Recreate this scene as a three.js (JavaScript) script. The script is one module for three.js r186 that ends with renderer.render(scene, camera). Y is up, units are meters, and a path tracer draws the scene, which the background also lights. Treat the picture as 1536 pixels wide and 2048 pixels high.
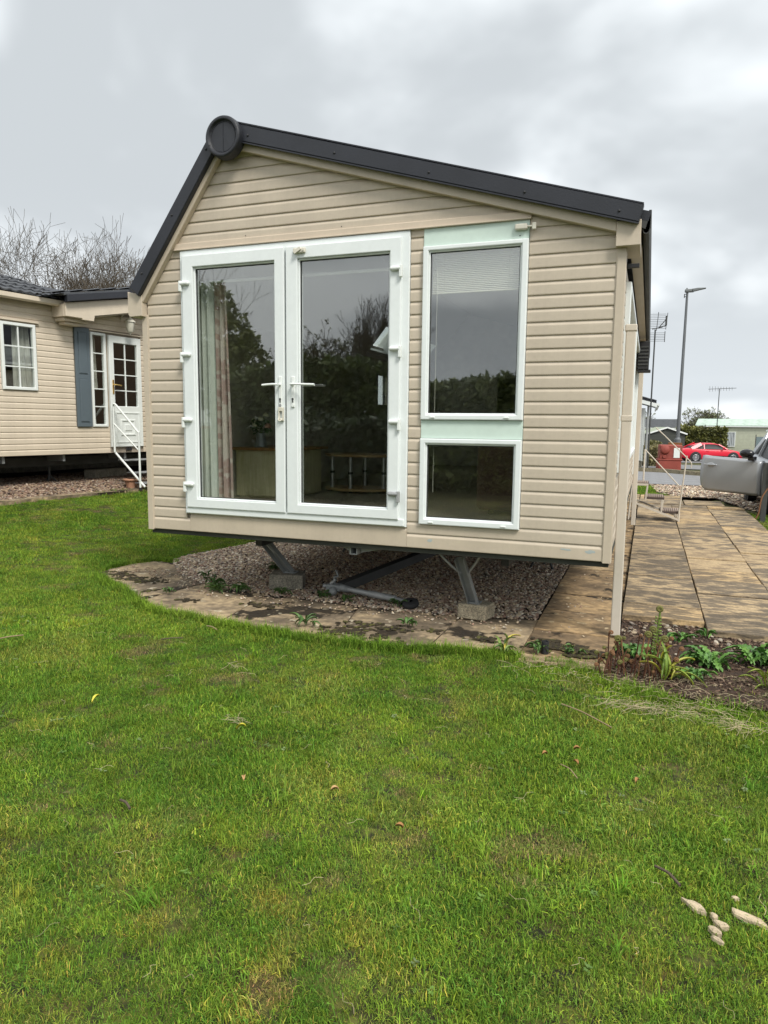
import * as THREE from 'three';
import { mergeGeometries } from 'three/addons/utils/BufferGeometryUtils.js';
import { RoundedBoxGeometry } from 'three/addons/geometries/RoundedBoxGeometry.js';

// ---------------------------------------------------------------- camera, sky, sun, exposure
const EXPOSURE = 2.4;
const scene = new THREE.Scene();
const camera = new THREE.PerspectiveCamera(72.37, 768 / 1024, 0.05, 600);
camera.rotation.order = 'YXZ';
camera.position.set(3.903, 1.48, 4.788);
camera.rotation.set(-0.1243, 0.3585, 0.0109);
scene.add(camera);

function rng(seed) { let a = seed >>> 0; return () => { a = (a + 0x6D2B79F5) | 0; let t = Math.imul(a ^ (a >>> 15), 1 | a); t = (t + Math.imul(t ^ (t >>> 7), 61 | t)) ^ t; return ((t ^ (t >>> 14)) >>> 0) / 4294967296; }; }
function hash(x, y, s) { let h = Math.imul(x | 0, 374761393) + Math.imul(y | 0, 668265263) + Math.imul(s | 0, 2147483647 - 1640531527); h = Math.imul(h ^ (h >>> 13), 1274126177); return ((h ^ (h >>> 16)) >>> 0) / 4294967296; }
// value noise; px, py > 0 make it tile
function vnoise(x, y, s = 0, px = 0, py = 0) {
  const xi = Math.floor(x), yi = Math.floor(y), fx = x - xi, fy = y - yi, u = fx * fx * (3 - 2 * fx), v = fy * fy * (3 - 2 * fy);
  const wx = (i) => px ? ((i % px) + px) % px : i, wy = (i) => py ? ((i % py) + py) % py : i;
  const a = hash(wx(xi), wy(yi), s), b = hash(wx(xi + 1), wy(yi), s), c = hash(wx(xi), wy(yi + 1), s), d = hash(wx(xi + 1), wy(yi + 1), s);
  return a + (b - a) * u + (c - a) * v + (a - b - c + d) * u * v;
}
function fbm(x, y, s = 0, oct = 4, px = 0, py = 0) { let a = 0.5, t = 0, n = 0; for (let i = 0; i < oct; i++) { t += a * vnoise(x, y, s + i * 17, px, py); n += a; x *= 2; y *= 2; px *= 2; py *= 2; a *= 0.5; } return t / n; }
const clamp = (x, a = 0, b = 1) => Math.min(b, Math.max(a, x));
const sstep = (a, b, x) => { const t = clamp((x - a) / (b - a)); return t * t * (3 - 2 * t); };
const mix = (a, b, t) => a + (b - a) * t;

{ // overcast sky: layered cloud noise on a flat cloud deck
  const W = 1536, H = 768, data = new Float32Array(W * H * 4);
  for (let j = 0; j < H; j++) {
    const el = ((j + 0.5) / H - 0.5) * Math.PI, sy = Math.sin(el), cy = Math.cos(el);
    for (let i = 0; i < W; i++) {
      const az = ((i + 0.5) / W - 0.5) * 2 * Math.PI, dx = cy * Math.cos(az), dz = cy * Math.sin(az);
      const k = 1 / (Math.max(sy, 0) + 0.22), X = dx * k, Y = dz * k;
      const wx = fbm(X * 0.9 + 3.1, Y * 0.9 + 8.2, 71, 3) - 0.5, wy = fbm(X * 0.9 + 13.7, Y * 0.9 + 1.4, 91, 3) - 0.5;
      const big = fbm(X * 0.75 + wx * 1.4 + 4.35, Y * 0.75 + wy * 1.4 + 2.6, 5, 3);
      const mid = fbm(X * 1.9 + wx * 1.3 + 7.7, Y * 1.9 + wy * 1.3 - 3.3, 33, 6);
      const f = clamp(0.55 + (big - 0.5) * 2.6 + (mid - 0.5) * 1.9);
      const s = sstep(0.1, 0.9, f), L = mix(0.285, 0.540, s);
      const low = sstep(0.30, 0.0, sy), l2 = mix(L, 0.375, low * 0.6);
      const o = (j * W + i) * 4, warm = mix(0.0, 0.035, s);
      data[o] = l2 * (0.935 + warm); data[o + 1] = l2 * (1.0 + warm * 0.3); data[o + 2] = l2 * (1.05 - warm * 0.6); data[o + 3] = 1;
    }
  }
  const sky = new THREE.DataTexture(data, W, H, THREE.RGBAFormat, THREE.FloatType);
  sky.mapping = THREE.EquirectangularReflectionMapping; sky.magFilter = sky.minFilter = THREE.LinearFilter; sky.needsUpdate = true;
  scene.background = sky; scene.environment = sky;
}
const sun = new THREE.DirectionalLight(new THREE.Color(1.0, 0.965, 0.90), 1.5);
sun.position.set(3 + 0.50 * 40, 0.74 * 40, 0.42 * 40); sun.target.position.set(3, 0, 0);
sun.castShadow = true; sun.shadow.radius = 34; sun.shadow.mapSize.set(2048, 2048);
Object.assign(sun.shadow.camera, { left: -40, right: 40, top: 40, bottom: -40, near: 1, far: 140 });
scene.add(sun, sun.target);

const renderer = new THREE.WebGLRenderer({ antialias: true });
renderer.setSize(768, 1024);
renderer.toneMapping = THREE.LinearToneMapping;
renderer.toneMappingExposure = EXPOSURE;
renderer.shadowMap.enabled = true;

// ---------------------------------------------------------------- helpers
const taken = {};
function numbered(name) { const n = taken[name] = (taken[name] ?? -1) + 1; return n ? `${name}_${String(n).padStart(3, '0')}` : name; }
function shade(o) { o.castShadow = o.receiveShadow = true; return o; }
function thing(name, label, category, pos = [0, 0, 0], turn = 0, group) {
  const o = new THREE.Group(); o.name = numbered(name); o.position.set(...pos); o.rotation.y = turn;
  o.userData = { label, category }; if (group) o.userData.group = group; scene.add(o); return o;
}
function part(name, geo, mat, parent, label) {
  const m = shade(new THREE.Mesh(Array.isArray(geo) ? merge(geo) : geo, mat)); m.name = name; if (label) m.userData.label = label; parent.add(m); return m;
}
function solo(name, geo, mat, label, category, pos, turn = 0, group) {
  const m = shade(new THREE.Mesh(Array.isArray(geo) ? merge(geo) : geo, mat)); m.name = numbered(name);
  if (pos) m.position.set(...pos); m.rotation.y = turn; m.userData = { label, category }; if (group) m.userData.group = group; scene.add(m); return m;
}
function struct(name, geo, mat, label) {
  const m = geo ? shade(new THREE.Mesh(Array.isArray(geo) ? merge(geo) : geo, mat)) : new THREE.Group();
  m.name = numbered(name); m.userData = { kind: 'structure' }; if (label) m.userData.label = label; scene.add(m); return m;
}
function copy(o, label, pos, turn) {
  const c = o.clone(); c.name = numbered(o.name.replace(/_\d{3}$/, '')); c.userData = { ...o.userData }; if (label) c.userData.label = label;
  if (pos) c.position.set(...pos); if (turn !== undefined) c.rotation.y = turn; scene.add(c); return c;
}
function clean(g) { const n = g.index ? g.toNonIndexed() : g; for (const k of Object.keys(n.attributes)) if (!['position', 'normal', 'uv', 'color'].includes(k)) n.deleteAttribute(k); n.clearGroups(); return n; }
function merge(list) {
  const l = list.map(clean), col = l.some((g) => g.attributes.color);
  for (const g of l) {
    if (!g.attributes.uv) uvm(g);
    if (col && !g.attributes.color) g.setAttribute('color', new THREE.Float32BufferAttribute(new Float32Array(g.attributes.position.count * 3).fill(1), 3));
  }
  return l.length === 1 ? l[0] : mergeGeometries(l);
}
// texture coordinates in metres, by the way a face points
function uvm(g, ou = 0, ov = 0) {
  const p = g.attributes.position, n = g.attributes.normal, uv = new Float32Array(p.count * 2);
  for (let i = 0; i < p.count; i++) {
    const ax = Math.abs(n.getX(i)), ay = Math.abs(n.getY(i)), az = Math.abs(n.getZ(i)), x = p.getX(i), y = p.getY(i), z = p.getZ(i);
    const [u, v] = ay >= ax && ay >= az ? [x, z] : az >= ax ? [x, y] : [z, y];
    uv[i * 2] = u + ou; uv[i * 2 + 1] = v + ov;
  }
  g.setAttribute('uv', new THREE.BufferAttribute(uv, 2)); return g;
}
function box(x0, x1, y0, y1, z0, z1) { const g = new THREE.BoxGeometry(x1 - x0, y1 - y0, z1 - z0); g.translate((x0 + x1) / 2, (y0 + y1) / 2, (z0 + z1) / 2); return uvm(clean(g)); }
function rbox(x0, x1, y0, y1, z0, z1, r = 0.005, s = 2) { const g = new RoundedBoxGeometry(x1 - x0, y1 - y0, z1 - z0, s, r); g.translate((x0 + x1) / 2, (y0 + y1) / 2, (z0 + z1) / 2); return uvm(clean(g)); }
const V = (x, y, z) => new THREE.Vector3(x, y, z);
function rod(a, b, r0, r1 = r0, sides = 10) {
  const A = V(...a), B = V(...b), d = B.clone().sub(A), L = d.length(), g = new THREE.CylinderGeometry(r1, r0, L, sides, 1);
  g.translate(0, L / 2, 0); g.applyQuaternion(new THREE.Quaternion().setFromUnitVectors(V(0, 1, 0), d.normalize())); g.translate(...a); return clean(g);
}
function bar(a, b, w, h, up = [0, 1, 0]) { // rectangular bar from a to b
  const A = V(...a), B = V(...b), z = B.clone().sub(A), L = z.length(); z.normalize();
  const x = V(...up).cross(z).normalize(), y = z.clone().cross(x), g = new THREE.BoxGeometry(w, h, L);
  g.applyMatrix4(new THREE.Matrix4().makeBasis(x, y, z)); g.translate((a[0] + b[0]) / 2, (a[1] + b[1]) / 2, (a[2] + b[2]) / 2); return uvm(clean(g));
}
function tube(pts, r, seg = 24, sides = 8, closed = false) { return clean(new THREE.TubeGeometry(new THREE.CatmullRomCurve3(pts.map((p) => V(...p)), closed, 'catmullrom', 0.4), seg, r, sides, closed)); }
function lathe(pts, n = 24, pos = [0, 0, 0]) { const g = new THREE.LatheGeometry(pts.map((p) => new THREE.Vector2(...p)), n); g.translate(...pos); return clean(g); }
function poly(pts, holes = []) { const s = new THREE.Shape(pts.map((p) => new THREE.Vector2(...p))); for (const h of holes) s.holes.push(new THREE.Path(h.map((p) => new THREE.Vector2(...p)))); return s; }
const rect = (x0, x1, y0, y1) => [[x0, y0], [x1, y0], [x1, y1], [x0, y1]];
const rectR = (x0, x1, y0, y1) => [[x0, y0], [x0, y1], [x1, y1], [x1, y0]];
function ext(pts, z0, z1, { holes = [], bevel = 0, seg = 1 } = {}) { // upright plate in x, y between z0 and z1
  const d = z1 - z0 - (bevel ? 2 * bevel : 0);
  const g = new THREE.ExtrudeGeometry(poly(pts, holes), { depth: d, bevelEnabled: bevel > 0, bevelSize: bevel, bevelOffset: -bevel, bevelThickness: bevel, bevelSegments: seg, curveSegments: 24 });
  g.translate(0, 0, z0 + bevel); return uvm(clean(g));
}
function slab(pts, y0, y1, bevel = 0) { // flat plate with outline in x, z
  const g = ext(pts.map(([x, z]) => [x, -z]), y0, y1, { bevel }); g.rotateX(-Math.PI / 2); return uvm(g);
}
function moved(g, x, y, z, ry = 0) { const c = g.clone(); if (ry) c.rotateY(ry); c.translate(x, y, z); return c; }
function inPoly(x, z, P) { let c = false; for (let i = 0, j = P.length - 1; i < P.length; j = i++) if ((P[i][1] > z) !== (P[j][1] > z) && x < (P[j][0] - P[i][0]) * (z - P[i][1]) / (P[j][1] - P[i][1]) + P[i][0]) c = !c; return c; }

// ---------------------------------------------------------------- textures
function tex(size, metres, fn, srgb = true) {
  const d = new Uint8Array(size * size * 4);
  for (let j = 0; j < size; j++) for (let i = 0; i < size; i++) { const c = fn(i / size, j / size), o = (j * size + i) * 4; d[o] = clamp(c[0]) * 255; d[o + 1] = clamp(c[1]) * 255; d[o + 2] = clamp(c[2]) * 255; d[o + 3] = 255; }
  const t = new THREE.DataTexture(d, size, size); t.wrapS = t.wrapT = THREE.RepeatWrapping; t.magFilter = THREE.LinearFilter; t.minFilter = THREE.LinearMipmapLinearFilter; t.generateMipmaps = true;
  t.repeat.set(1 / metres, 1 / metres); if (srgb) t.colorSpace = THREE.SRGBColorSpace; t.needsUpdate = true; return t;
}
const g1 = (v) => [v, v, v];
const lerp3 = (a, b, t) => [mix(a[0], b[0], t), mix(a[1], b[1], t), mix(a[2], b[2], t)];
const mat = (o) => new THREE.MeshStandardMaterial(o);
const lin = (r, g, b) => new THREE.Color().setRGB(r, g, b);

// fine vertical drag marks and faint grime on coated cladding
const tSiding = tex(512, 1.2, (u, v) => { const a = fbm(u * 9, v * 5, 3, 5, 9, 5), b = fbm(u * 220, v * 6, 9, 2, 220, 6), c = fbm(u * 60, v * 60, 19, 3, 60, 60); return g1(0.94 + (a - 0.5) * 0.07 + (b - 0.5) * 0.015 + (c - 0.5) * 0.03); });
const tSidingB = tex(512, 0.5, (u, v) => g1(0.5 + (fbm(u * 5, v * 90, 23, 3, 5, 90) - 0.5) * 0.6 + (fbm(u * 90, v * 90, 29, 2, 90, 90) - 0.5) * 0.4), false);
const tRoughV = tex(512, 0.9, (u, v) => g1(0.5 + (fbm(u * 12, v * 12, 43, 5, 12, 12) - 0.5) * 0.7), false);
const tGrain = tex(512, 0.25, (u, v) => g1(fbm(u * 40, v * 40, 51, 5, 40, 40)), false);
const tMottle = tex(512, 1.0, (u, v) => g1(0.88 + (fbm(u * 6, v * 6, 61, 6, 6, 6) - 0.5) * 0.24));

// riven paving: buff stone with dark weathering running along the riving
function rivenTex(seed, dark, amt) {
  return tex(1024, 1.8, (u, v) => {
    const wv = (fbm(u * 5, v * 5, seed + 3, 3, 5, 5) - 0.5) * 0.05, big = fbm(u * 4, v * 6, seed, 4, 4, 6);
    const st = fbm(u * 15, (v + wv) * 56, seed + 7, 5, 15, 56), st2 = fbm(u * 40, (v + wv) * 110, seed + 11, 4, 40, 110), fine = fbm(u * 150, v * 150, seed + 19, 3, 150, 150), blot = fbm(u * 14, v * 16, seed + 27, 4, 14, 16);
    const k = clamp(sstep(0.36, 0.62, st * 0.60 + big * 0.40 + (blot - 0.5) * 0.45 - 0.01 + amt) * 0.92 + (st2 - 0.5) * 0.7);
    let c = lerp3([0.72, 0.63, 0.49], [0.62, 0.535, 0.41], blot); c = lerp3(c, dark, k);
    const f = 1 + (fine - 0.5) * 0.34; return [c[0] * f, c[1] * f, c[2] * f];
  });
}
const tRiven = rivenTex(101, [0.40, 0.355, 0.295], 0.01), tRivenPale = rivenTex(171, [0.50, 0.43, 0.34], -0.04);
const tRivenB = tex(1024, 1.8, (u, v) => { const wv = (fbm(u * 5, v * 5, 104, 3, 5, 5) - 0.5) * 0.05; return g1(fbm(u * 7, (v + wv) * 60, 108, 4, 7, 60) * 0.75 + fbm(u * 90, v * 90, 77, 3, 90, 90) * 0.25); }, false);
// cast concrete with moss and lichen
const tPad = tex(1024, 2.2, (u, v) => {
  const a = fbm(u * 7, v * 7, 201, 6, 7, 7), b = fbm(u * 60, v * 60, 211, 4, 60, 60), m = fbm(u * 6, v * 8, 221, 6, 6, 8), l = fbm(u * 34, v * 34, 231, 4, 34, 34), st = fbm(u * 16, v * 40, 239, 4, 16, 40);
  let c = lerp3([0.42, 0.37, 0.305], [0.63, 0.555, 0.44], sstep(0.3, 0.7, a * 0.7 + st * 0.3)); c = lerp3(c, [0.36, 0.315, 0.255], sstep(0.55, 0.72, fbm(u * 11, v * 11, 247, 5, 11, 11)) * 0.7);
  c = lerp3(c, [0.16, 0.125, 0.07], sstep(0.585, 0.635, m * 0.8 + l * 0.2)); c = lerp3(c, [0.80, 0.77, 0.68], sstep(0.72, 0.77, l) * 0.6);
  const f = 1 + (b - 0.5) * 0.5; return [c[0] * f, c[1] * f, c[2] * f];
});
const tPadB = tex(512, 1.1, (u, v) => g1(fbm(u * 9, v * 9, 261, 6, 9, 9) * 0.6 + fbm(u * 60, v * 60, 271, 3, 60, 60) * 0.4), false);
const tBlock = tex(512, 0.5, (u, v) => { const a = fbm(u * 8, v * 8, 281, 5, 8, 8), b = fbm(u * 90, v * 90, 291, 2, 90, 90); const k = 0.52 + (a - 0.5) * 0.22 + (b - 0.5) * 0.35; return [k * 1.02, k * 0.98, k * 0.88]; });
const tSoil = tex(512, 1.0, (u, v) => { const a = fbm(u * 12, v * 12, 301, 6, 12, 12), b = fbm(u * 80, v * 80, 311, 3, 80, 80); return lerp3([0.155, 0.11, 0.08], [0.33, 0.245, 0.18], clamp(a * 0.6 + b * 0.5)); });
const tSoilB = tex(512, 0.5, (u, v) => g1(fbm(u * 24, v * 24, 321, 5, 24, 24)), false);
const tTurf = tex(1024, 4.0, (u, v) => { const a = fbm(u * 10, v * 10, 331, 6, 10, 10), b = fbm(u * 140, v * 140, 341, 3, 140, 140), c = fbm(u * 26, v * 26, 349, 4, 26, 26); let k = lerp3([0.13, 0.14, 0.05], [0.36, 0.36, 0.15], sstep(0.3, 0.75, a * 0.3 + b * 0.75)); k = lerp3(k, [0.33, 0.27, 0.15], sstep(0.60, 0.74, c) * 0.7); return k; });
const tAsphalt = tex(512, 1.5, (u, v) => { const a = fbm(u * 8, v * 8, 351, 5, 8, 8), b = fbm(u * 160, v * 160, 361, 2, 160, 160); const k = 0.49 + (a - 0.5) * 0.10 + (b - 0.5) * 0.16; return [k, k, k * 1.01]; });
const tWood = tex(512, 1.0, (u, v) => { const w = (fbm(u * 4, v * 4, 371, 3, 4, 4) - 0.5) * 0.04, k = fbm((u + w) * 60, v * 5, 381, 4, 60, 5); return lerp3([0.74, 0.60, 0.40], [0.84, 0.72, 0.53], k); });
const tLimed = tex(512, 0.8, (u, v) => { const w = (fbm(u * 4, v * 4, 373, 3, 4, 4) - 0.5) * 0.03, k = fbm((u + w) * 70, v * 5, 383, 4, 70, 5); return lerp3([0.76, 0.74, 0.60], [0.90, 0.88, 0.76], k); });
const tCurtain = tex(512, 0.8, (u, v) => { const f = fbm(u * 7, v * 7, 391, 5, 7, 7), l = fbm(u * 22, v * 22, 397, 3, 22, 22), w = fbm(u * 260, v * 260, 399, 1, 260, 260); let c = lerp3([0.76, 0.66, 0.63], [0.86, 0.82, 0.78], sstep(0.48, 0.58, f * 0.7 + l * 0.3)); return c.map((x) => x * (0.95 + w * 0.1)); });
const tCarpet = tex(512, 0.6, (u, v) => { const k = 0.66 + (fbm(u * 110, v * 110, 401, 2, 110, 110) - 0.5) * 0.25; return [k, k * 0.94, k * 0.82]; });
const tBark = tex(512, 0.8, (u, v) => { const k = fbm(u * 26, v * 8, 411, 5, 26, 8); return lerp3([0.20, 0.175, 0.14], [0.42, 0.375, 0.31], k); });
const tPaint = tex(512, 0.8, (u, v) => g1(0.965 + (fbm(u * 30, v * 30, 421, 4, 30, 30) - 0.5) * 0.025 + (fbm(u * 5, v * 5, 431, 4, 5, 5) - 0.5) * 0.03));

const M = {
  siding: mat({ color: lin(0.56, 0.48, 0.375), map: tSiding, roughness: 0.55, bumpMap: tSidingB, bumpScale: 0.0004 }),
  sidingTrim: mat({ color: lin(0.57, 0.485, 0.375), map: tSiding, roughness: 0.5 }),
  sidingWarm: mat({ color: lin(0.64, 0.535, 0.415), map: tSiding, roughness: 0.5 }),
  wallCore: mat({ color: lin(0.40, 0.34, 0.27), map: tMottle, roughness: 0.8 }),
  roofDark: mat({ color: lin(0.019, 0.021, 0.029), map: tMottle, roughness: 0.45, bumpMap: tGrain, bumpScale: 0.0006 }),
  roofDisc: mat({ color: lin(0.022, 0.024, 0.031), map: tMottle, roughness: 0.5, bumpMap: tGrain, bumpScale: 0.0008 }),
  upvc: mat({ color: lin(0.785, 0.825, 0.815), map: tPaint, roughness: 0.34 }),
  upvcTrim: mat({ color: lin(0.80, 0.83, 0.80), map: tPaint, roughness: 0.4 }),
  mint: mat({ color: lin(0.60, 0.72, 0.645), map: tPaint, roughness: 0.45 }),
  seal: mat({ color: lin(0.02, 0.02, 0.022), roughness: 0.7 }),
  grille: mat({ color: lin(0.018, 0.018, 0.02), roughness: 0.6 }),
  cream: mat({ color: lin(0.62, 0.56, 0.47), map: tPaint, roughness: 0.5 }),
  ivory: mat({ color: lin(0.66, 0.63, 0.53), map: tPaint, roughness: 0.45 }),
  floorEdge: mat({ color: lin(0.055, 0.058, 0.045), map: tMottle, roughness: 0.9 }),
  steel: mat({ color: lin(0.32, 0.335, 0.335), map: tMottle, roughness: 0.6, metalness: 0.15, bumpMap: tGrain, bumpScale: 0.0005 }),
  steelDark: mat({ color: lin(0.075, 0.077, 0.075), map: tMottle, roughness: 0.7, metalness: 0.2 }),
  galv: mat({ color: lin(0.42, 0.43, 0.43), map: tMottle, roughness: 0.55, metalness: 0.3 }),
  chrome: mat({ color: lin(0.62, 0.63, 0.64), roughness: 0.28, metalness: 0.9 }),
  rubber: mat({ color: lin(0.022, 0.022, 0.023), roughness: 0.85 }),
  gold: mat({ color: lin(0.72, 0.48, 0.16), roughness: 0.3, metalness: 0.85 }),
  glass: new THREE.MeshPhysicalMaterial({ color: lin(0.94, 0.96, 0.945), transmission: 1, thickness: 0, roughness: 0.015, ior: 2.2 }),
  interior: mat({ color: lin(0.70, 0.665, 0.58), map: tMottle, roughness: 0.85 }),
  ceiling: mat({ color: lin(0.72, 0.71, 0.68), roughness: 0.9 }),
  carpet: mat({ color: lin(0.95, 0.95, 0.95), map: tCarpet, roughness: 1 }),
  wood: mat({ color: lin(0.82, 0.82, 0.80), map: tWood, roughness: 0.45 }),
  woodTop: mat({ color: lin(0.60, 0.46, 0.32), map: tWood, roughness: 0.4 }),
  sofa: mat({ color: lin(0.14, 0.085, 0.06), map: tMottle, roughness: 0.95 }),
  riven: mat({ map: tRiven, roughness: 0.85, bumpMap: tRivenB, bumpScale: 0.012 }),
  riven0: mat({ map: tPad, color: lin(1.06, 0.95, 0.80), roughness: 0.9, bumpMap: tPadB, bumpScale: 0.006 }),
  limed: mat({ color: lin(0.95, 0.96, 0.90), map: tLimed, roughness: 0.5 }),
  rivenPale: mat({ map: tRivenPale, roughness: 0.85, bumpMap: tRivenB, bumpScale: 0.007 }),
  rivenGrey: mat({ map: tRiven, color: lin(0.80, 0.80, 0.80), roughness: 0.85, bumpMap: tRivenB, bumpScale: 0.012 }),
  rivenWarm: mat({ map: tRiven, color: lin(1.18, 1.12, 1.0), roughness: 0.85, bumpMap: tRivenB, bumpScale: 0.012 }),
  pad: mat({ map: tPad, roughness: 0.95, bumpMap: tPadB, bumpScale: 0.012 }),
  block: mat({ map: tBlock, roughness: 0.95, bumpMap: tGrain, bumpScale: 0.004 }),
  soil: mat({ map: tSoil, roughness: 1, bumpMap: tSoilB, bumpScale: 0.03 }),
  turf: mat({ map: tTurf, roughness: 1 }),
  gravelBase: mat({ color: lin(0.55, 0.5, 0.48), map: tSoil, roughness: 1, bumpMap: tSoilB, bumpScale: 0.01 }),
  asphalt: mat({ map: tAsphalt, roughness: 0.9 }),
  kerb: mat({ color: lin(0.95, 0.88, 0.72), map: tBlock, roughness: 0.9 }),
  bark: mat({ map: tBark, roughness: 0.95 }),
};
// ---------------------------------------------------------------- ground
function gy(x, z) { return 0.50 * sstep(-1.2, -5.2, x) * sstep(6, 0, z) - 0.022 * Math.max(0, -z - 13) + (fbm(x * 0.55 + 9, z * 0.55 + 4, 501, 3) - 0.5) * 0.05 * sstep(-0.9, -1.7, x) ; }
const lawnLift = (x, z) => (fbm(x * 1.1 + 3, z * 1.1 + 7, 511, 3) - 0.5) * 0.035 * sstep(0.5, 1.1, z);
const gl = (x, z) => gy(x, z) + lawnLift(x, z) - 0.022;

const PAD = [[-1.02, -0.50], [-0.72, -0.30], [-0.35, -0.10], [-0.02, 0.16], [0.28, 0.33], [0.62, 0.37], [0.95, 0.42], [1.25, 0.47], [1.56, 0.51], [1.92, 0.515], [2.28, 0.50], [2.58, 0.44], [2.85, 0.37], [3.18, 0.33], [3.19, -0.58], [2.6, -0.46], [2.1, -0.40], [1.75, -0.42], [1.3, -0.45], [0.85, -0.46], [0.45, -0.50], [0.1, -0.60], [-0.35, -0.86], [-0.72, -1.28], [-0.98, -1.32], [-1.13, -1.05], [-1.15, -0.75]];
const GRAVEL = [[-0.70, -1.22], [-0.35, -0.83], [0.1, -0.57], [0.5, -0.46], [1.3, -0.41], [2.1, -0.37], [2.7, -0.44], [3.17, -0.55], [3.17, -9.2], [0.1, -9.2], [-0.2, -6], [-0.5, -3.4], [-0.72, -2.2], [-0.86, -1.7], [-0.84, -1.38]];
const PATH_FRONT = [[3.18, -0.60], [3.78, -0.60], [3.78, 0.31], [3.18, 0.31]];
const PATH = [[3.17, -0.6], [3.78, -0.6], [3.78, -0.83], [4.37, -0.83], [4.37, -0.62], [4.97, -0.62], [5.58, -0.9], [5.58, -9.9], [5.25, -11.6], [3.17, -11.6]];
const BED = [[3.76, 0.30], [3.70, 0.56], [4.0, 0.68], [4.4, 0.76], [4.9, 0.74], [5.7, 0.66], [6.4, 0.58], [6.4, -0.95], [4.98, -0.58], [4.36, -0.58], [4.36, -0.80], [3.79, -0.80]];
const STONES_RIGHT = [[4.5, -11.5], [5.3, -11.6], [5.66, -9.7], [6.2, -8.2], [7.5, -7.6], [10.5, -7.5], [10.5, -15.4], [4.0, -15.4], [4.15, -12.4]];
const STONES_LEFT = [[-4.05, -0.2], [-4.1, -2.6], [-3.95, -4.1], [-3.95, -5.2], [-3.7, -9.5], [-7.8, -9.5], [-8.4, -0.2]];
{
  const xs = [-320, -160, -90, -60, -40, -28, -20, -15, -11], zs = [-320, -160, -100, -75, -58, -45, -36, -30, -26, -22, -18, -15, -13];
  for (let x = -9; x <= 8.01; x += 0.2) xs.push(+x.toFixed(2)); xs.push(9, 10.5, 12, 15, 20, 28, 40, 60, 90, 160, 320);
  for (let z = -11.6; z <= 6.01; z += 0.2) zs.push(+z.toFixed(2)); zs.push(7, 8.5, 10, 13, 17, 22, 30, 45, 70, 120, 220, 320);
  const P = [], I = [], nx = xs.length;
  for (const z of zs) for (const x of xs) { const dug = inPoly(x, z, PAD) || inPoly(x, z, GRAVEL) || inPoly(x, z, PATH) || inPoly(x, z, PATH_FRONT); P.push(x, gl(x, z) - (dug ? 0.06 : 0), z); }
  for (let j = 0; j + 1 < zs.length; j++) for (let i = 0; i + 1 < nx; i++) { const a = j * nx + i, b = a + 1, c = a + nx, d = c + 1; I.push(a, c, b, b, c, d); }
  const g = new THREE.BufferGeometry(); g.setAttribute('position', new THREE.Float32BufferAttribute(P, 3)); g.setIndex(I); g.computeVertexNormals();
  struct('ground', uvm(g), M.turf);
}

// ---- lawn: clumps of short blades
function bladeClump(seed, n, R, L0, L1, w, lean) {
  const r = rng(seed), P = [], N = [], C = [];
  for (let i = 0; i < n; i++) {
    const a = r() * 6.283, rr = Math.sqrt(r()) * R, x = Math.cos(a) * rr, z = Math.sin(a) * rr, L = mix(L0, L1, r() ** 1.5), d = r() * 6.283, le = lean * (0.25 + r() * 1.0);
    const dx = Math.cos(d), dz = Math.sin(d), tx = -dz, tz = dx, ww = w * (0.6 + r() * 0.7);
    const s1 = L * 0.55, h1 = s1 * Math.cos(le * 0.6), o1 = s1 * Math.sin(le * 0.6), h2 = h1 + L * 0.45 * Math.cos(Math.min(1.65, le * 1.5)), o2 = o1 + L * 0.45 * Math.sin(Math.min(1.65, le * 1.5));
    const q = [[x - tx * ww, 0, z - tz * ww], [x + tx * ww, 0, z + tz * ww], [x + dx * o1 - tx * ww * 0.85, h1, z + dz * o1 - tz * ww * 0.85], [x + dx * o1 + tx * ww * 0.85, h1, z + dz * o1 + tz * ww * 0.85], [x + dx * o2, h2, z + dz * o2]];
    for (const k of [0, 1, 2, 2, 1, 3, 2, 3, 4]) P.push(...q[k]);
    const t = r() * r() + r() * 0.35, dry = r() < 0.05, c = dry ? [2.0 + t, 1.35 + t * 0.4, 2.4] : [0.42 + t * 1.6, 0.52 + t * 1.3, 0.5 + t * 1.2];
    for (let k = 0; k < 9; k++) { N.push(dx * 0.35, 0.9, dz * 0.35); C.push(...c); }
  }
  const g = new THREE.BufferGeometry(); g.setAttribute('position', new THREE.Float32BufferAttribute(P, 3)); g.setAttribute('color', new THREE.Float32BufferAttribute(C, 3)); g.computeVertexNormals(); return g;
}
const grassMat = new THREE.MeshPhysicalMaterial({ color: 0xffffff, vertexColors: true, roughness: 0.75, transmission: 0.22, thickness: 0, side: THREE.DoubleSide, specularIntensity: 0.15 });
function scatter(name, geo, material, list, label, category) {
  const m = new THREE.InstancedMesh(geo, material, list.length), o = new THREE.Object3D(), c = new THREE.Color();
  list.forEach((k, i) => { o.position.set(...k.p); o.rotation.set(...(k.r || [0, 0, 0])); if (Array.isArray(k.s)) o.scale.set(...k.s); else o.scale.setScalar(k.s); o.updateMatrix(); m.setMatrixAt(i, o.matrix); m.setColorAt(i, c.setRGB(...k.c)); });
  m.name = numbered(name); shade(m); m.userData = { kind: 'stuff', label, category }; return m;
}
let lawnWeeds = [];
const hard = [PAD, GRAVEL, PATH, PATH_FRONT, STONES_RIGHT, STONES_LEFT];
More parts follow.
